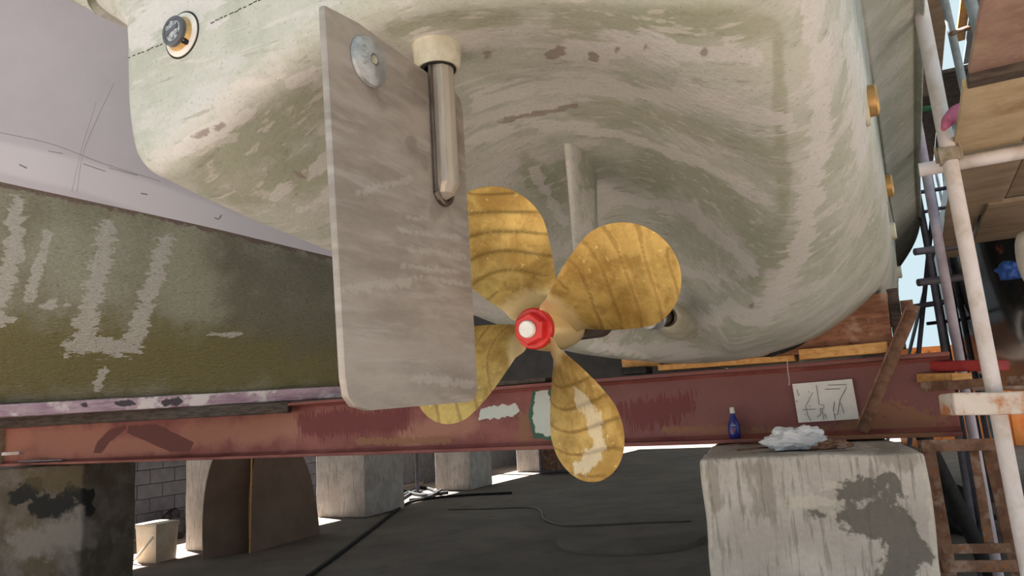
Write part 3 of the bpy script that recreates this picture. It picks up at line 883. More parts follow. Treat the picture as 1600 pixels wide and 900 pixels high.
#==BEAM==
# ------------------------------------------------------------------ red steel beam under both boats
BZ0, BZ1 = 1.245, 1.645
BF = 4.10                      # front edges of the flanges
BS0, BS1 = .185, -7.25 - .0
e = ats(1452, 690, .2)
BSR = .165
BLEN = 8.35
BA = fs(BF, BSR, 0)
bo = thing('steel_beam', 'long red-oxide steel I-beam carrying the boats', 'beam', fs(BF + .12, BSR - 4, BZ0))
def bpos(l, f, z): return fs(BF + f, BSR - l, z)
TF = .022
fb = MB().rbox(bpos(0, 0, BZ1 - TF), -S * BLEN, F * .24, U * TF, r=.004, n=(60, 2, 1), amp=.002, sc_=2)
tfl = build('top_flange', fb, M_beam, bo)
fb = MB().rbox(bpos(0, 0, BZ0), -S * BLEN, F * .24, U * TF, r=.004, n=(200, 2, 1), amp=.002, sc_=2)
bfl = build('bottom_flange', fb, M_beam, bo)
wg = MB().rbox(bpos(0, .112, BZ0 + TF), -S * BLEN, F * .016, U * (BZ1 - BZ0 - 2 * TF), r=.002, n=(620, 1, 30))
web = build('web', wg, M_beam, bo)
fil = MB()
for zc, sg in ((BZ0 + TF, 1), (BZ1 - TF, -1)):
    fil.prism([bpos(0, .112, zc), bpos(0, .112 - .02, zc), bpos(0, .112, zc + sg * .02)], -S * BLEN)
build('fillet', fil, M_beam, bo, smooth=False)
DEEP = [([(462, 650), (520, 642), (600, 640), (640, 638), (642, 672), (585, 676), (500, 684), (470, 676)], -10), ([(960, 632), (1080, 612), (1084, 640), (1040, 666), (985, 668)], -14)]
TAN = [([(20, 695), (150, 690)], 30), ([(150, 700), (300, 690)], 14), ([(300, 680), (450, 665)], 20), ([(640, 680), (730, 660)], 16)]
PAT = [([(201, 665), (245, 663), (303, 691), (297, 706), (266, 706), (198, 676)], -6), ([(146, 708), (152, 690), (170, 672), (196, 663), (198, 670), (172, 690), (158, 708)], -7)]
WHT = [([(750, 640), (760, 636), (806, 631), (810, 640), (804, 650), (768, 655), (748, 656)], -6), ([(836, 612), (856, 606), (862, 640), (866, 684), (836, 676), (832, 650)], -6), ([(930, 612), (940, 612), (954, 634), (950, 646)], -5)]
GRNB = [([(832, 606), (866, 602), (870, 690), (832, 684), (826, 650)], -6), ([(918, 602), (940, 602), (960, 632), (956, 650), (930, 640)], -6)]
RST = [([(1330, 670), (1450, 670)], 22), ([(1380, 640), (1450, 660)], 14), ([(1160, 678), (1330, 678)], 8), ([(820, 655), (818, 690)], 9), ([(1040, 672), (1150, 672)], 5), ([(560, 690), (700, 688)], 5)]
PUR = [([(980, 620), (1450, 600)], 60)]
for ob in (web, bfl):
    for nm, stx in (('deep', DEEP), ('tan', TAN), ('patch', PAT), ('white', WHT), ('green', GRNB), ('rust', RST), ('purple', PUR)):
        paint(ob, nm, stx)
paint(tfl, 'purple', PUR); paint(tfl, 'tan', TAN)
# end plate and the pale angle iron at the far end
ep = MB().rbox(bpos(BLEN - .05, .005, BZ0 - .0), -S * .02, F * .11, U * .4, r=.003, n=1)
build('end_plate', ep, M_coup, bo)
tag(build('loose_flat_bar', MB().rbox(atY(28, 722, 7.2), atY(96, 720, 7.0) - atY(28, 722, 7.2), V(.03, .07, 0), U * .012, r=.003, n=1), M_tubegrey), 'pale flat bar lying on the far end of the red beam', 'metal bar')
tag(build('angle_strip', MB().rbox(atY(2, 712, 7.15), V(.17, .0, 0), V(0, .08, 0), U * .03, r=.004, n=1), M_tube), 'pale metal angle at the left end of the red beam', 'metal bar')

# ------------------------------------------------------------------ concrete blocks
def block(name, a, b, depth, z1, mat, label, n=30, amp=.012, r=.03, group=None, z0=0.0):
    """a, b: front bottom-left and bottom-right plan points; runs back by depth"""
    a = np.asarray(a, float); b = np.asarray(b, float)
    ex = np.array([b[0] - a[0], b[1] - a[1], 0]); ey = norm(np.array([-ex[1], ex[0], 0])) * depth
    o = build(name, MB().rbox(V(a[0], a[1], z0), ex, ey, U * (z1 - z0 - amp * .2), r=r, n=(n, max(4, n // 2), n), amp=amp, sc_=5), mat)
    return tag(o, label, 'concrete block', group)
cb = block('concrete_block', (0.755, 3.25), (1.585, 2.98), 1.15, 1.24, M_conc, 'pale streaked concrete block under the right end of the red beam', n=60, amp=.010, r=.022)
paint(cb, 'wet', [([(1306, 750), (1345, 742), (1392, 736), (1418, 768), (1440, 815), (1446, 868), (1432, 905), (1385, 905), (1372, 860), (1345, 828), (1302, 812), (1286, 784)], -22), ([(1270, 800), (1300, 790)], 10)])
paint(cb, 'lime', [([(1240, 785), (1310, 790)], 9), ([(1285, 760), (1310, 758)], 8), ([(1100, 740), (1110, 880)], 9), ([(1455, 740), (1462, 900)], 9), ([(1385, 850), (1375, 900)], 8)])
paint(cb, 'stain', [([(1190, 740), (1195, 790)], 24), ([(1110, 730), (1120, 790)], 10), ([(1380, 705), (1420, 720)], 14)])
cb2 = block('concrete_block', (-4.93, 7.0), (-3.98, 6.82), .7, 1.238, M_concdk, 'dark stained concrete block under the left end of the red beam', n=50, amp=.010)
paint(cb2, 'wet', [([(28, 775), (55, 758)], 14), ([(60, 790), (130, 800)], 17), ([(110, 765), (135, 775)], 12), ([(90, 790), (105, 780)], 14)])
paint(cb2, 'stain', [([(60, 745), (110, 745)], 22), ([(40, 830), (60, 890)], 20)])
paint(cb2, 'lime', [([(40, 850), (120, 830)], 24), ([(125, 800), (140, 850)], 9)])
# the row of blocks going away under the boats: near faces turned to the camera
rows_b = [((-4.28, 9.55), (-3.62, 9.25), 'pale concrete block behind the brown boards, second from the left'),
          ((-3.30, 12.0), (-2.42, 11.55), 'grey concrete block beyond the brown boards'),
          ((-1.74, 14.9), (-1.02, 14.6), 'third concrete block of the row going back under the boats'),
          ((-.15, 18.0), (.75, 17.6), 'farthest small concrete block of the row under the boats')]
for a, b, lb in rows_b:
    block('concrete_block', a, b, 1.0, 1.25, M_conc, lb, n=10, amp=.01)

#==SMALL==
# ------------------------------------------------------------------ under the boats
def ellipse_board(x0, x1, ybase, ytop, Y, lean, label, thick=.018):
    a = atz(x0, ybase[0], 0.0); b = atz(x1, ybase[1], 0.0)
    ex = b - a; wd = np.linalg.norm(ex); ex = ex / wd
    nrm = np.array([-ex[1], ex[0], 0])
    up = norm(U + nrm * lean)
    H = ytop
    pts = []
    for t in np.linspace(0, pi, 28):
        pts.append((wd / 2 - wd / 2 * cos(t) * (1 if True else 1), H * sin(t) ** .8))
    poly = [a + ex * u + up * v for u, v in pts]
    return tag(build('plywood_board', MB().prism(poly, nrm * thick), M_brownboard, smooth=False), label, 'board')
ellipse_board(318, 445, (874, 849), 1.42, 9, .12, 'brown half-ellipse board, front one leaning on the pale block')
ellipse_board(392, 500, (864, 834), 1.36, 9, .10, 'brown half-ellipse board behind, right of the pair')
stp = MB().rbox(atz(392, 864, 0.0) - V(0.015, 0.03, 0), V(.018, 0, 0), V(0, .012, 0), U * 1.35 + V(-.02, .15, 0), r=.002, n=1)
tag(build('wooden_lath', stp, M_wood), 'thin pale lath standing against the brown boards', 'lath')
# square plastic bucket with a bail handle
bq = atz(208, 880, 0.0)
bkx = norm(V(.94, -.38, 0)); bky = norm(np.cross(U, bkx))
buck = thing('bucket', 'square stained white plastic bucket by the block wall', 'bucket', bq)
rows = []
for z, k in ((0, .9), (.37, 1.0), (.40, 1.04), (.415, 1.04)):
    h = .17 * k
    ring = []
    for t in np.linspace(0, 2 * pi, 41)[:-1]:
        cx_, sy_ = cos(t), sin(t)
        rr = h / max(abs(cx_) ** 12 + abs(sy_) ** 12, 1e-9) ** (1 / 12)
        ring.append(bq + bkx * (.18 + rr * cx_) + bky * (.17 + rr * sy_) + U * z)
    rows.append(ring)
bm_ = MB().grid(np.array(rows), closed_v=True)
bm_.f.append(tuple(range(40))[::-1])
build('body', bm_, M_bucket, buck)
lid = MB()
top = np.array(rows[-1]); cen = top.mean(0)
lid.add(list(top + U * .002) + list(top + U * .018), [tuple(range(40))[::-1], tuple(range(40, 80))] + [(i, (i + 1) % 40, 40 + (i + 1) % 40, 40 + i) for i in range(40)])
build('lid', lid, M_bucket, buck, angle=30)
hp = [bq + bkx * (.03 + .31 * t) + bky * (-.03 - .05 * sin(pi * t)) + U * (.30 - .26 * sin(pi * (1 - t) * .5) ** 1) for t in np.linspace(0, 1, 12)]
build('handle', MB().tube(hp, .013, 8), M_bucket, buck)
# pale pipe stub on the wall, black sacks, bits along the wall foot
p = atY(193, 805, 9.9)
tag(build('pipe_stub', MB().tube([p - U * .28, p, p + V(-.06, .1, .05)], [.055, .06, .055], 12), M_cream), 'pale pipe stub in front of the grey block wall', 'pipe')
tag(build('pipe', MB().tube([atz(263, 835, 0), atz(263, 835, 0) + U * 1.6], .025, 10), M_tubedk), 'dark upright pipe beside the grey block wall', 'pipe')
def lump(name, c, rx, ry, rz, mat, label, cat, seed=0, amp=.35, n=28, freq=2.2, amp2=.1):
    g = []
    for i in range(n + 1):
        th = pi * i / n
        row = []
        for j in range(2 * n):
            ph = 2 * pi * j / (2 * n)
            d = np.array([sin(th) * cos(ph), sin(th) * sin(ph), cos(th)])
            k = 1 + amp * mnoise.noise(Vector(d * freq) + Vector((seed, 0, 0))) + amp2 * mnoise.noise(Vector(d * freq * 3.3) + Vector((0, seed, 3))) + amp2 * .6 * abs(mnoise.noise(Vector(d * freq * 6) + Vector((seed, seed, 0))))
            q = d * k
            row.append(c + np.array([q[0] * rx, q[1] * ry, max(q[2], -.75) * rz + .75 * rz]))
        g.append(row)
    o = build(name, MB().grid(np.array(g), closed_v=True), mat, angle=0)
    return tag(o, label, cat)
lump('black_sack', atz(270, 842, 0), .16, .2, .22, M_black, 'black sack slumped between the wall and pale block', 'sack', 3)
# low round slab and a cable on the floor
sc_c = atz(985, 846, 0.0)
g = []
for h, k in ((0, 1.0), (.035, 1.0), (.05, .985), (.05, .5), (.05, .01)):
    g.append([sc_c + k * V(.80 * cos(t), .72 * sin(t), 0) * (1 + .012 * sin(5 * t) + .008 * sin(13 * t)) + U * h for t in np.linspace(0, 2 * pi, 61)[:-1]])
tag(build('round_slab', MB().grid(np.array(g), closed_v=True), M_floor), 'low round concrete slab on the shaded floor', 'slab')
def cable(name, px, r, mat, label, cat='cable', z=0.0):
    P = np.array([atz(x, y, z) for x, y in px])
    return tag(build(name, MB().tube(spline(P, 8) + U * r, r, 8), mat), label, cat)
cable('black_cable', [(480, 905), (530, 868), (580, 830), (622, 798), (650, 784), (720, 776), (800, 772)], .022, M_black, 'thick black cable running away across the floor')
cable('pale_hose', [(700, 797), (760, 796), (825, 794), (845, 800), (850, 812), (875, 822), (920, 822), (1000, 818), (1080, 815)], .014, M_hose, 'thin pale hose curling across the shaded floor', 'hose')
for k, px in enumerate(([(628, 782), (650, 770), (672, 776), (690, 768)], [(630, 776), (655, 764), (680, 770), (668, 780), (640, 784)], [(632, 770), (660, 776), (700, 772)])):
    cable('black_cable', px, .03, M_black, ['short black cable loop beside the third block', 'coiled black cable heap by the third block', 'black cable end in the heap by the third block'][k])
tag(build('prop_post', MB().tube([atz(653, 772, 0), atz(653, 772, 0) + U * 1.7], .035, 10), M_tubedk), 'dark upright steel post beyond the second block', 'post')
# dark metal crate at the back
cr = thing('steel_crate', 'dark steel-framed crate far back under the beam', 'crate', atz(848, 742, 0.0))
c0 = atz(846, 742, 0.0); cxv = V(1.6, -.3, 0); cyv = V(.2, .9, 0)
for nm, o_, e_ in (('post', c0, U * 1.1), ('post', c0 + cxv, U * 1.1), ('rail', c0 + U * .05, cxv), ('rail', c0 + U * .62, cxv), ('rail', c0 + U * 1.08, cxv)):
    build(nm, MB().tube([o_, o_ + e_], .04, 6), M_tubedk, cr)
build('panel', MB().box(c0 + V(0, .1, .05), cxv, V(0, .03, 0), U * 1.0), M_rust, cr, smooth=False)

# ------------------------------------------------------------------ things on the beam and block
def onbeam(x, y, f=BF): return atf(x, y, f)
# wooden packing
def px_box(name, quad, f0, depth, mat, label, cat, r=.004):
    """quad: two end points (x,y) of the lower front edge and height in px"""
    (x0, y0), (x1, y1), h = quad
    a = atf(x0, y0, f0); b = atf(x1, y1, f0)
    hz_ = (atf(x0, y0 - h, f0) - a)[2]
    return tag(build(name, MB().rbox(a, b - a, F * depth, U * hz_, r=r, n=(8, 2, 1), amp=.002), mat), label, cat)
px_box('packing_plank', ((1028, 579), (1242, 564), 9), 4.08, .16, M_wood, 'long thin pine plank between the red beam and grey hull', 'plank')
px_box('packing_plank', ((1249, 562), (1388, 550), 16), 4.0, .2, M_wood, 'short orange pine plank under the reddish wooden chock', 'plank')
px_box('packing_plank', ((972, 574), (1032, 572), 16), 4.22, .1, M_wood, 'short orange packing board at the keel behind the propeller', 'plank')
px_box('rubber_wedge', ((970, 586), (1010, 583), 10), 4.10, .12, M_black, 'dark rubber wedge on the red beam beside the orange board', 'wedge')
px_box('flat_timber', ((745, 606), (852, 597), 7), 4.14, .2, M_woodgrey, 'dark flat timber lying on the beam behind the propeller', 'timber')
ck = [(1208, 556), (1238, 546), (1266, 530), (1296, 508), (1322, 486), (1340, 468), (1352, 461), (1386, 457), (1394, 538), (1388, 544), (1300, 551)]
chock = tag(build('wooden_chock', MB().prism([atf(x, y, 4.08) for x, y in ck], F * .22), M_woodred, smooth=False), 'reddish wooden chock wedged under the hull at the beam end', 'chock')
rb = spline([atf(x, y - 2, 4.07) for x, y in ((1203, 556), (1238, 544), (1266, 527), (1296, 505), (1322, 483), (1344, 462))], 5)
tag(build('rubber_strip', MB().tube(rb, .014, 8), M_black), 'black rubber strip between the grey hull and reddish chock', 'rubber strip')
tag(build('upright_board', MB().rbox(atf(1398, 545, 4.12), atf(1416, 543, 4.12) - atf(1398, 545, 4.12), F * .2, U * .30, r=.004, n=2), M_woodgrey), 'dark upright board beside the reddish chock', 'board')
tag(build('square_tube', MB().rbox(atf(1408, 486, 3.98), S * .055, F * .3, U * .05, r=.003, n=1), M_rust), 'short square steel tube end beside the rusty diagonal bar', 'steel tube')
def bar_px(name, p0, p1, Y0, Y1, wpx, thick, mat, label, cat, r=.003, n=8, amp=.0, parent=None):
    a = atY(*p0, Y0); b = atY(*p1, Y1)
    ax_ = norm(b - a)
    vd = norm((a + b) / 2 - CAMP)
    side = norm(np.cross(ax_, vd)); dep = norm(np.cross(side, ax_))
    if dep @ vd < 0: dep = -dep
    wd = wpx / FPX * (Y0 + Y1) / 2
    o = build(name, MB().rbox(a - side * wd / 2, b - a, side * wd, dep * thick, r=r, n=(n, 1, 1), amp=amp, sc_=8), mat, parent)
    return tag(o, label, cat) if label else o
br = thing('angle_brace', 'rusty diagonal angle iron leaning on the right end of the red beam', 'brace', atf(1345, 672, 4.08))
a0, a1 = atf(1346, 674, 4.1), atf(1428, 476, 3.98)
axx = norm(a1 - a0); sd = norm(np.cross(axx, F))
if sd @ S < 0: sd = -sd
build('flange', MB().rbox(a0 - sd * .03, a1 - a0, sd * .06, F * .008, r=.002, n=(30, 2, 1), amp=.003, sc_=20), M_rust, br)
build('flange', MB().rbox(a0 - sd * .03, a1 - a0, sd * .008, -F * .05, r=.002, n=(30, 1, 2), amp=.003, sc_=20), M_rust, br)
# hand-drawn number sheet
PFc = 4.19
pq = [(1237.7, 600), (1331.3, 592), (1342.6, 654.5), (1247.4, 660.6)]
pc = [atf(x, y, PFc) for x, y in pq]
sheet = thing('paper_sheet', 'white paper sheet with hand-drawn 47 taped on the red beam', 'paper', sum(pc) / 4)
g = np.array([[(pc[0] * (1 - u_) + pc[1] * u_) * (1 - v_) + (pc[3] * (1 - u_) + pc[2] * u_) * v_ + F * (.004 * sin(5 * u_ + 2 * v_)) for v_ in np.linspace(0, 1, 8)] for u_ in np.linspace(0, 1, 14)])
pm = MB().grid(g); pm.grid((g + F * .0012)[::-1])
build('sheet', pm, M_paper, sheet)
STK = [[(755, 235), (705, 335), (722, 400), (742, 432)], [(780, 185), (790, 250), (800, 320), (832, 325), (832, 347), (806, 348), (812, 385), (785, 408)], [(685, 357), (775, 352)], [(820, 350), (832, 425)], [(838, 385), (852, 415)],
       [(840, 215), (945, 210)], [(860, 186), (988, 181), (984, 212), (945, 285), (928, 390), (905, 390)], [(903, 378), (912, 425)], [(948, 308), (972, 380)], [(645, 215), (655, 260), (665, 250)], [(722, 228), (731, 236)], [(640, 290), (646, 306)], [(905, 300), (898, 370)], [(700, 385), (706, 392)], [(730, 330), (738, 335)]]
for stq in STK:
    P = []
    for x, y in stq:
        P.append(atf(1100 + x / 4.444, 560 + y / 4.444, PFc - .0045 - .004))
    mbk = MB().tube(np.array(P), .0015, 6)
    build('ink_stroke', mbk, M_ink, sheet)
# blue bottle on the beam's lower flange
bt0 = atf(1149, 687, BF + .045); bt0[2] = BZ0 + TF
bot = thing('bottle', 'small blue plastic bottle with white cap on the beam flange', 'bottle', bt0)
hgt = .172
kx = hgt / 1.0
build('body', MB().lathe(bt0, U, [(0, .024), (.004, .028), (.03, .032), (.055, .033), (.08, .030), (.105, .020), (.125, .013), (.137, .011)], 32, flat=.7, e1=S), M_blue, bot)
build('cap', MB().lathe(bt0, U, [(.136, .012), (.138, .0135), (.165, .0130), (.169, .011)], 24), M_white, bot)
for s_, z_, w_ in ((-.012, .071, .005), (-.005, .072, .003), (0.0, .070, .006), (.008, .071, .004), (-.002, .080, .004)):   # worn, unreadable white print
    build('print_mark', MB().rbox(bt0 + U * z_ + S * s_ - F * .0236, S * w_, F * .001, U * .004, r=.0004, n=1), M_white, bot)
build('emblem', MB().tube(spline([bt0 + U * z_ + S * s_ - F * .0240 for s_, z_ in ((-.006, .05), (.004, .055), (.006, .045), (-.002, .042), (.002, .032))], 4), .0018, 6), M_red, bot)
# white rag, bars and lumps on the block
rg = atz(1246, 700, 1.245)
lump('cotton_rag', rg - U * .004, .125, .075, .055, M_rag, 'crumpled white cotton rag on the pale concrete block', 'rag', 5, .45, 44, 1.6, .22)
for i, (q0, q1, lb_) in enumerate((((1152, 705), (1236, 697), 'thin dark flat bar on the block left of the rag'), ((1140, 697), (1230, 694), 'second dark flat bar close to the beam flange'))):
    a_ = atz(*q0, 1.25); b_ = atz(*q1, 1.25)
    tag(build('flat_bar', MB().rbox(a_, b_ - a_, V(.004, .02, 0), U * .008, r=.002, n=1), M_rust), lb_, 'metal bar')
lump('rusty_clamp', atz(1305, 702, 1.243), .07, .04, .022, M_rust, 'dark rusty clamp lying on the block beside the rag', 'clamp', 9, .6)
sp_ = spline([atf(1230, 563, 4.055), atf(1231, 580, 4.06), atf(1233, 592, 4.06), atf(1233, 602, 4.065)], 6)
tag(build('string', MB().tube(sp_, .0022, 6), M_cream), 'thin pale string hanging over the beam above the paper', 'string')

#==RIGHT==
# ------------------------------------------------------------------ scaffold on the right
def tube_px(name, pts, r, mat, label, cat='scaffold tube', group=None, n=14, ext=(0, 0)):
    P = [atY(*q) for q in pts]
    d_ = norm(P[-1] - P[0])
    P[0] = P[0] - d_ * ext[0]; P[-1] = P[-1] + d_ * ext[1]
    return tag(build(name, MB().tube(P, r, n), mat), label, cat, group)
g0, g1 = atY(1436, 0, 2.42), atY(1603, 870, 2.42)
dd = (g1 - g0)
g1 = g0 + dd * (g0[2] / -dd[2]); g0 = g0 - dd * .9
tag(build('scaffold_tube', MB().tube([g0, g1], .0245, 20), M_tube), 'thick white scaffold upright in front of the plywood deck', 'scaffold tube')
tag(build('base_plate', MB().rbox(g1 - V(.07, .07, 0), V(.14, 0, 0), V(0, .14, 0), U * .012, r=.002, n=1), M_rust), 'steel base plate under the thick white scaffold upright', 'base plate')
# deck of plywood sheets, seen from below
DZ, DS = 2.30, .235
def sheet_(f0, f1, s0, s1, mat, label, th=.022, z=DZ, dz=0.0):
    return tag(build('plywood_sheet', MB().rbox(fs(f0, s0, z + dz), F * (f1 - f0), S * (s1 - s0), U * th, r=.003, n=(6, 6, 1), amp=.004, sc_=2), mat), label, 'plywood sheet')
sheet_(.9, 2.24, DS, 1.5, M_plypink, 'pinkish plywood deck sheet nearest the top right corner', dz=.01)
sheet_(2.30, 3.0, DS - .012, .43, M_ply, 'pale ochre plywood deck sheet left of the joint, above the ledger')
sheet_(2.30, 3.0, .436, 1.5, M_ply, 'pale ochre plywood deck sheet at the right edge, above the ledger')
sheet_(3.06, 4.22, DS + .004, .46, M_plydk, 'brown plywood deck sheet just past the ledger, left one')
sheet_(3.06, 3.92, .466, 1.7, M_plydk, 'brown plywood deck sheet just past the ledger, right one', dz=.006)
sheet_(3.95, 5.0, .40, 1.9, M_plydk, 'shadowy brown plywood sheet farther along the deck', dz=-.012)
sheet_(4.25, 5.6, DS + .01, .39, M_plydk, 'narrow brown deck sheet farthest along the scaffold edge', dz=.01)
tag(build('joint_batten', MB().rbox(fs(2.235, DS - .004, DZ - .012), F * .06, S * 1.2, U * .03, r=.003, n=2), M_woodgrey), 'dark batten across the joint of the two nearest deck sheets', 'batten')
la = atz(1436, 266, 2.262)
lf = la @ F
tag(build('ledger_tube', MB().tube([fs(lf, la @ S, 2.262), fs(lf + .02, 1.5, 2.262)], .0245, 18), M_tube), 'dusty horizontal ledger tube clamped to the white upright', 'scaffold tube')
def coupler(c, axA, axB, label, mat=M_coup, r=.031):
    t = thing('scaffold_coupler', label, 'coupler', c)
    build('band', MB().lathe(c - axA * .022, axA, [(0, r), (.002, r + .003), (.042, r + .003), (.044, r)], 20), mat, t)
    k = c + axB * .0
    build('jaw', MB().lathe(k - axB * .03, axB, [(0, r + .002), (.024, r + .002)], 20), mat, t)
    for sgn in (-1, 1):
        b0_ = c + axB * (.036 * sgn) - axA * .02
        build('bolt', MB().lathe(b0_, axA, [(0, .006), (.05, .006), (.05, .004), (.058, .004)], 6), M_coup, t)
    return t
cpt = atz(1487, 252, 2.262)
tdir = norm(g0 - g1)
k_ = g1 + tdir * ((2.262 - g1[2]) / tdir[2])
coupler(k_, tdir, S, 'dusty clamp joining the ledger to the thick white upright')
tube_px('scaffold_tube', [(1417, 100, 3.9), (1474, 420, 3.9), (1502, 575, 3.9)], .0245, M_tubelav, 'lavender-grey scaffold upright beside the grey hull', ext=(1.5, 1.8))
tube_px('scaffold_tube', [(1476, 0, 4.6), (1512, 165, 4.6)], .0245, M_tubegrey, 'grey scaffold tube behind the white upright near the top', ext=(.8, .05))
tube_px('scaffold_tube', [(1516, 0, 3.2), (1533, 62, 3.2)], .0245, M_tubegrey, 'pale grey tube end beside the pinkish deck sheet', ext=(.5, .2))
tube_px('scaffold_tube', [(1486, 53, 4.5), (1528, 38, 4.3)], .016, M_rust, 'short dark horizontal bar between two grey tubes', ext=(.0, .3))
tube_px('scaffold_tube', [(1426, 265, 5.6), (1452, 400, 5.6), (1478, 575, 5.6)], .0245, M_tubedk, 'dark thin upright just left of the lavender tube', ext=(.2, 1.8))
tube_px('scaffold_tube', [(1440, 330, 7.5), (1462, 440, 7.5), (1486, 575, 7.5)], .0245, M_tubedk, 'dark far upright behind the lavender tube', ext=(.4, 1.8))
tube_px('scaffold_tube', [(1450, 250, 9.5), (1490, 470, 9.5), (1516, 600, 9.5)], .0245, M_tubedk, 'slim dark distant upright seen under the deck', ext=(.6, 1.6))
tube_px('scaffold_tube', [(1500, 470, 8.5), (1520, 570, 8.5)], .03, M_tubedk, 'short-looking dark upright near the orange container', ext=(.6, 1.6))
tube_px('scaffold_tube', [(1430, 605, 6.5), (1448, 425, 6.5)], .02, M_tubedk, 'thin grey tube right beside the red beam end', ext=(1.4, .5))
for i, (p0, p1, Y) in enumerate((((1448, 440), (1480, 436), 4.2), ((1442, 392), (1472, 388), 4.4), ((1436, 478), (1462, 474), 6.0), ((1440, 300), (1490, 292), 8.0), ((1436, 333), (1484, 322), 9.0), ((1455, 505), (1540, 495), 9.0))):
    tube_px('ledger_tube', [(*p0, Y), (*p1, Y)], .022, M_tubedk, ['short dark horizontal stub on the lavender upright', 'upper dark horizontal stub on the lavender upright', 'small dark rung beside the red beam end', 'far thin rail in the upper sky gap', 'far thin rail in the lower sky gap', 'long dark far rail low under the deck'][i], ext=(.05, .1))
# bracing lines far off against the sky
for i, (p0, p1) in enumerate((((1466, 290), (1478, 345)), ((1486, 285), (1470, 350)), ((1475, 290), (1482, 350)))):
    tube_px('scaffold_tube', [(*p0, 11), (*p1, 11)], .025, M_tubegrey, ['first thin brace against the sky gap', 'slanting thin brace against the sky gap', 'third thin brace against the sky gap'][i], ext=(.2, 5.2))
# higher deck planks
HZ = 4.35
UP = [(4.4, 9.6, .24, .393, M_plydk, 'brown upper deck plank closest to the hull flare'), (4.4, 8.2, .405, .60, M_plydk, 'brown upper deck plank behind the white upright'),
      (5.4, 7.1, .69, .755, M_wood, 'narrow orange upper plank near the grey tube'), (5.4, 7.6, .765, .92, M_tubegrey, 'grey upper plank beside the narrow orange one'),
      (7.75, 10.5, .60, 1.05, M_woodgrey, 'wide dark upper panel above the deck edge'), (8.3, 11.5, .40, .59, M_woodgrey, 'far dark upper plank above the pink cloth'), (4.6, 5.3, .56, 1.2, M_plydk, 'nearest upper plank above the pinkish sheet')]
for i, (f0, f1, s0, s1, mt_, lb_) in enumerate(UP):
    tag(build('deck_plank', MB().rbox(fs(f0, s0, HZ + .012 * (i % 3)), F * (f1 - f0), S * (s1 - s0), U * .04, r=.004, n=(6, 2, 1), amp=.004), mt_), lb_, 'plank')
tag(build('green_rail', MB().tube([atY(1428, 173, 5.2), atY(1470, 167, 5.0)], .02, 8), M_green), 'short green rail beside the white upright', 'rail')
# pink cloth caught on the deck edge
cl = spline([atY(1502, 170, 2.36), atY(1492, 178, 2.33), atY(1482, 188, 2.31), atY(1474, 202, 2.3)], 6)
tag(build('pink_cloth', MB().tube(cl, np.interp(np.linspace(0, 1, len(cl)), [0, .3, .7, 1], [.022, .026, .020, .008]), 10), M_pink), 'pink cloth hanging from the deck edge at the white upright', 'cloth')
# low level: red plank, pine block, rusty ledger, white plank, frame
bar_px('red_plank', (1430, 573), (1541, 571), 3.75, 3.45, 17, .2, M_redplank, 'red painted plank beside the right end of the beam', 'plank', r=.01)
bar_px('pine_block', (1432, 591), (1488, 590), 3.7, 3.5, 14, .12, M_wood, 'small yellow pine block under the red plank', 'wood block')
bar_px('rusty_ledger', (1438, 605), (1640, 592), 3.6, 3.0, 15, .05, M_rust, 'rusty steel ledger below the red plank', 'steel bar', amp=.002)
bar_px('scaffold_plank', (1490, 632), (1680, 627), 2.38, 2.28, 36, .2, M_rustwhite, 'white plank end with orange rust stains at the right edge', 'plank', r=.008, n=24, amp=.003)
bar_px('grey_pad', (1518, 608), (1585, 606), 2.5, 2.4, 6, .12, M_plypink, 'thin grey-pink pad on top of the rust-stained white plank', 'pad')
fr = thing('scaffold_ladder', 'rusty square-tube ladder frame standing right of the pale block', 'ladder', atz(1475, 900, .6) * V(1, 1, 0))
for nm, a_, b_, w_ in (('post', (1448, 700), (1500, 1000), 22), ('post', (1548, 690), (1620, 1000), 27), ('rail', (1440, 697), (1558, 694), 18), ('rail', (1472, 858), (1580, 856), 14), ('rail', (1472, 885), (1590, 884), 17), ('upright', (1521, 700), (1548, 862), 13)):
    bar_px(nm, a_, b_, 3.35, 3.35 if nm != 'rail' else 3.3, w_, .05, M_rust, None, None, parent=fr, amp=.0015)
# junk beyond the frame
tube_px('leaning_pole', [(1462, 720, 5), (1516, 830, 5)], .05, M_black, 'dark pole leaning behind the rusty frame', 'pole', ext=(.6, .62))
lump('black_sack', atz(1500, 830, 0), .3, .3, .25, M_black, 'black sack on the floor behind the rusty frame', 'sack', 12)
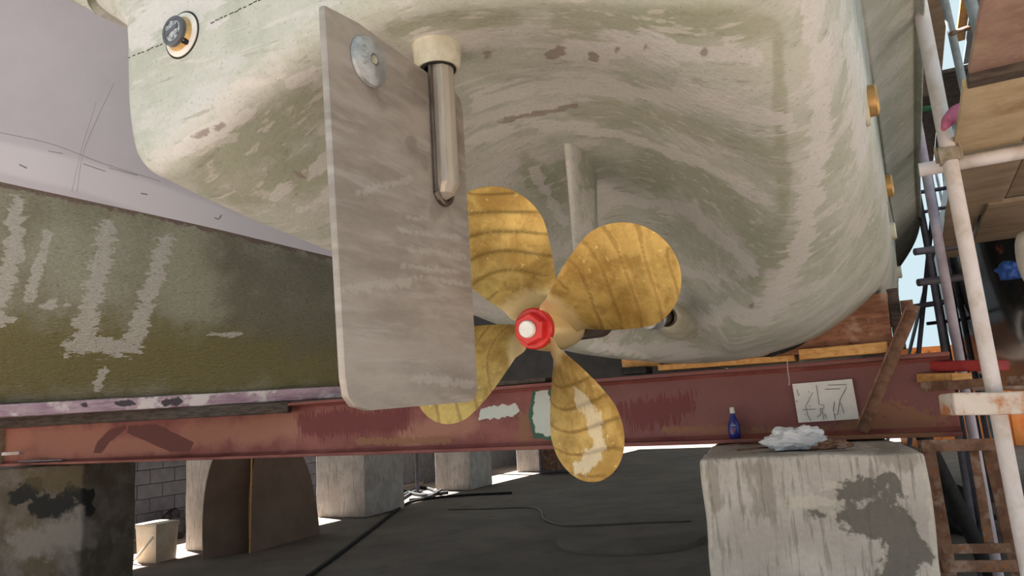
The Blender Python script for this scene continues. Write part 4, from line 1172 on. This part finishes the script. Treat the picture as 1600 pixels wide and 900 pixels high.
# ------------------------------------------------------------------ beyond the scaffold
oc = thing('shipping_container', 'bright orange container far beyond the scaffold', 'container', fs(16, 1.2, 0))
q0 = atz(1395, 830, 0)
c0 = V(9.3, 17.5, 0); cxv = norm(V(.9, -.25, 0)); cyv = np.cross(U, cxv)
build('body', MB().box(c0, cxv * 6, cyv * 2.4, U * 2.35), M_orange, oc, smooth=False)
rib0 = None
for k in range(20):
    if rib0 is None:
        rib0 = build('rib', MB().rbox(c0 + cxv * (.1 + k * .29) - cyv * .04, cxv * .14, cyv * .05, U * 2.25, r=.01, n=1), M_orange, oc)
    else:
        o_ = bpy.data.objects.new('rib', rib0.data); C.objects.link(o_); o_.parent = oc
        o_.location = tuple(cxv * .29 * k)
# dark boat at the far right, transom towards the camera
rows = []
for t in np.linspace(0, 1, 24):
    f_ = 5.75 + 9 * t
    k = sqrt(min(1, t * 14 + .02))
    ring = []
    for o_, z in ((-1, 3.6), (-.99, 3.0), (-.95, 2.3), (-.86, 1.75), (-.6, 1.36), (0, 1.22), (.6, 1.36), (.86, 1.75), (.95, 2.3), (.99, 3.0), (1, 3.6)):
        zz = 2.6 + (z - 2.6) * (.75 + .25 * k)
        ring.append(fs(f_, 2.0 + o_ * 1.45 * (.8 + .2 * k), zz))
    rows.append(spline(np.array(ring), 5))
b3 = thing('boat_hull', 'dark glossy boat hull beyond the scaffold on the right', 'boat', fs(6, 2.0, 1.22))
build('hull_shell', MB().grid(np.array(rows)), M_darkhull, b3, angle=0)
r0_ = np.array(rows[0]); c_ = r0_.mean(0)
build('transom', MB().grid(np.array([r0_ * (1 - t) + c_ * t for t in np.linspace(0, 1, 8)])), M_darkhull, b3, smooth=False)
build('deck', MB().grid(np.array([[rows[i][0], rows[i][-1]] for i in range(24)])), M_darkhull, b3, smooth=False)
for f_ in (6.6, 10.5):
    block('concrete_block', (fs(f_, 1.5, 0)[0], fs(f_, 1.5, 0)[1]), (fs(f_, 2.4, 0)[0], fs(f_, 2.4, 0)[1]), .8, 1.21, M_concdk, 'concrete block under the dark hull, %s one' % ('nearer' if f_ < 8 else 'farther'), n=8)
# white curved fender and blue sheet at the right edge
fe = spline([atY(1618, 362, 3.6), atY(1612, 385, 3.6), atY(1620, 420, 3.6), atY(1640, 450, 3.6)], 6)
tag(build('white_fender', MB().tube(fe, np.interp(np.linspace(0, 1, len(fe)), [0, .15, .85, 1], [.03, .07, .075, .03]), 16), M_white), 'white curved fender at the right edge under the deck', 'fender')
lump('blue_tarpaulin', atY(1580, 436, 3.9), .06, .05, .055, M_bluecloth, 'crumpled blue tarpaulin beside the white fender', 'tarpaulin', 4, .4)
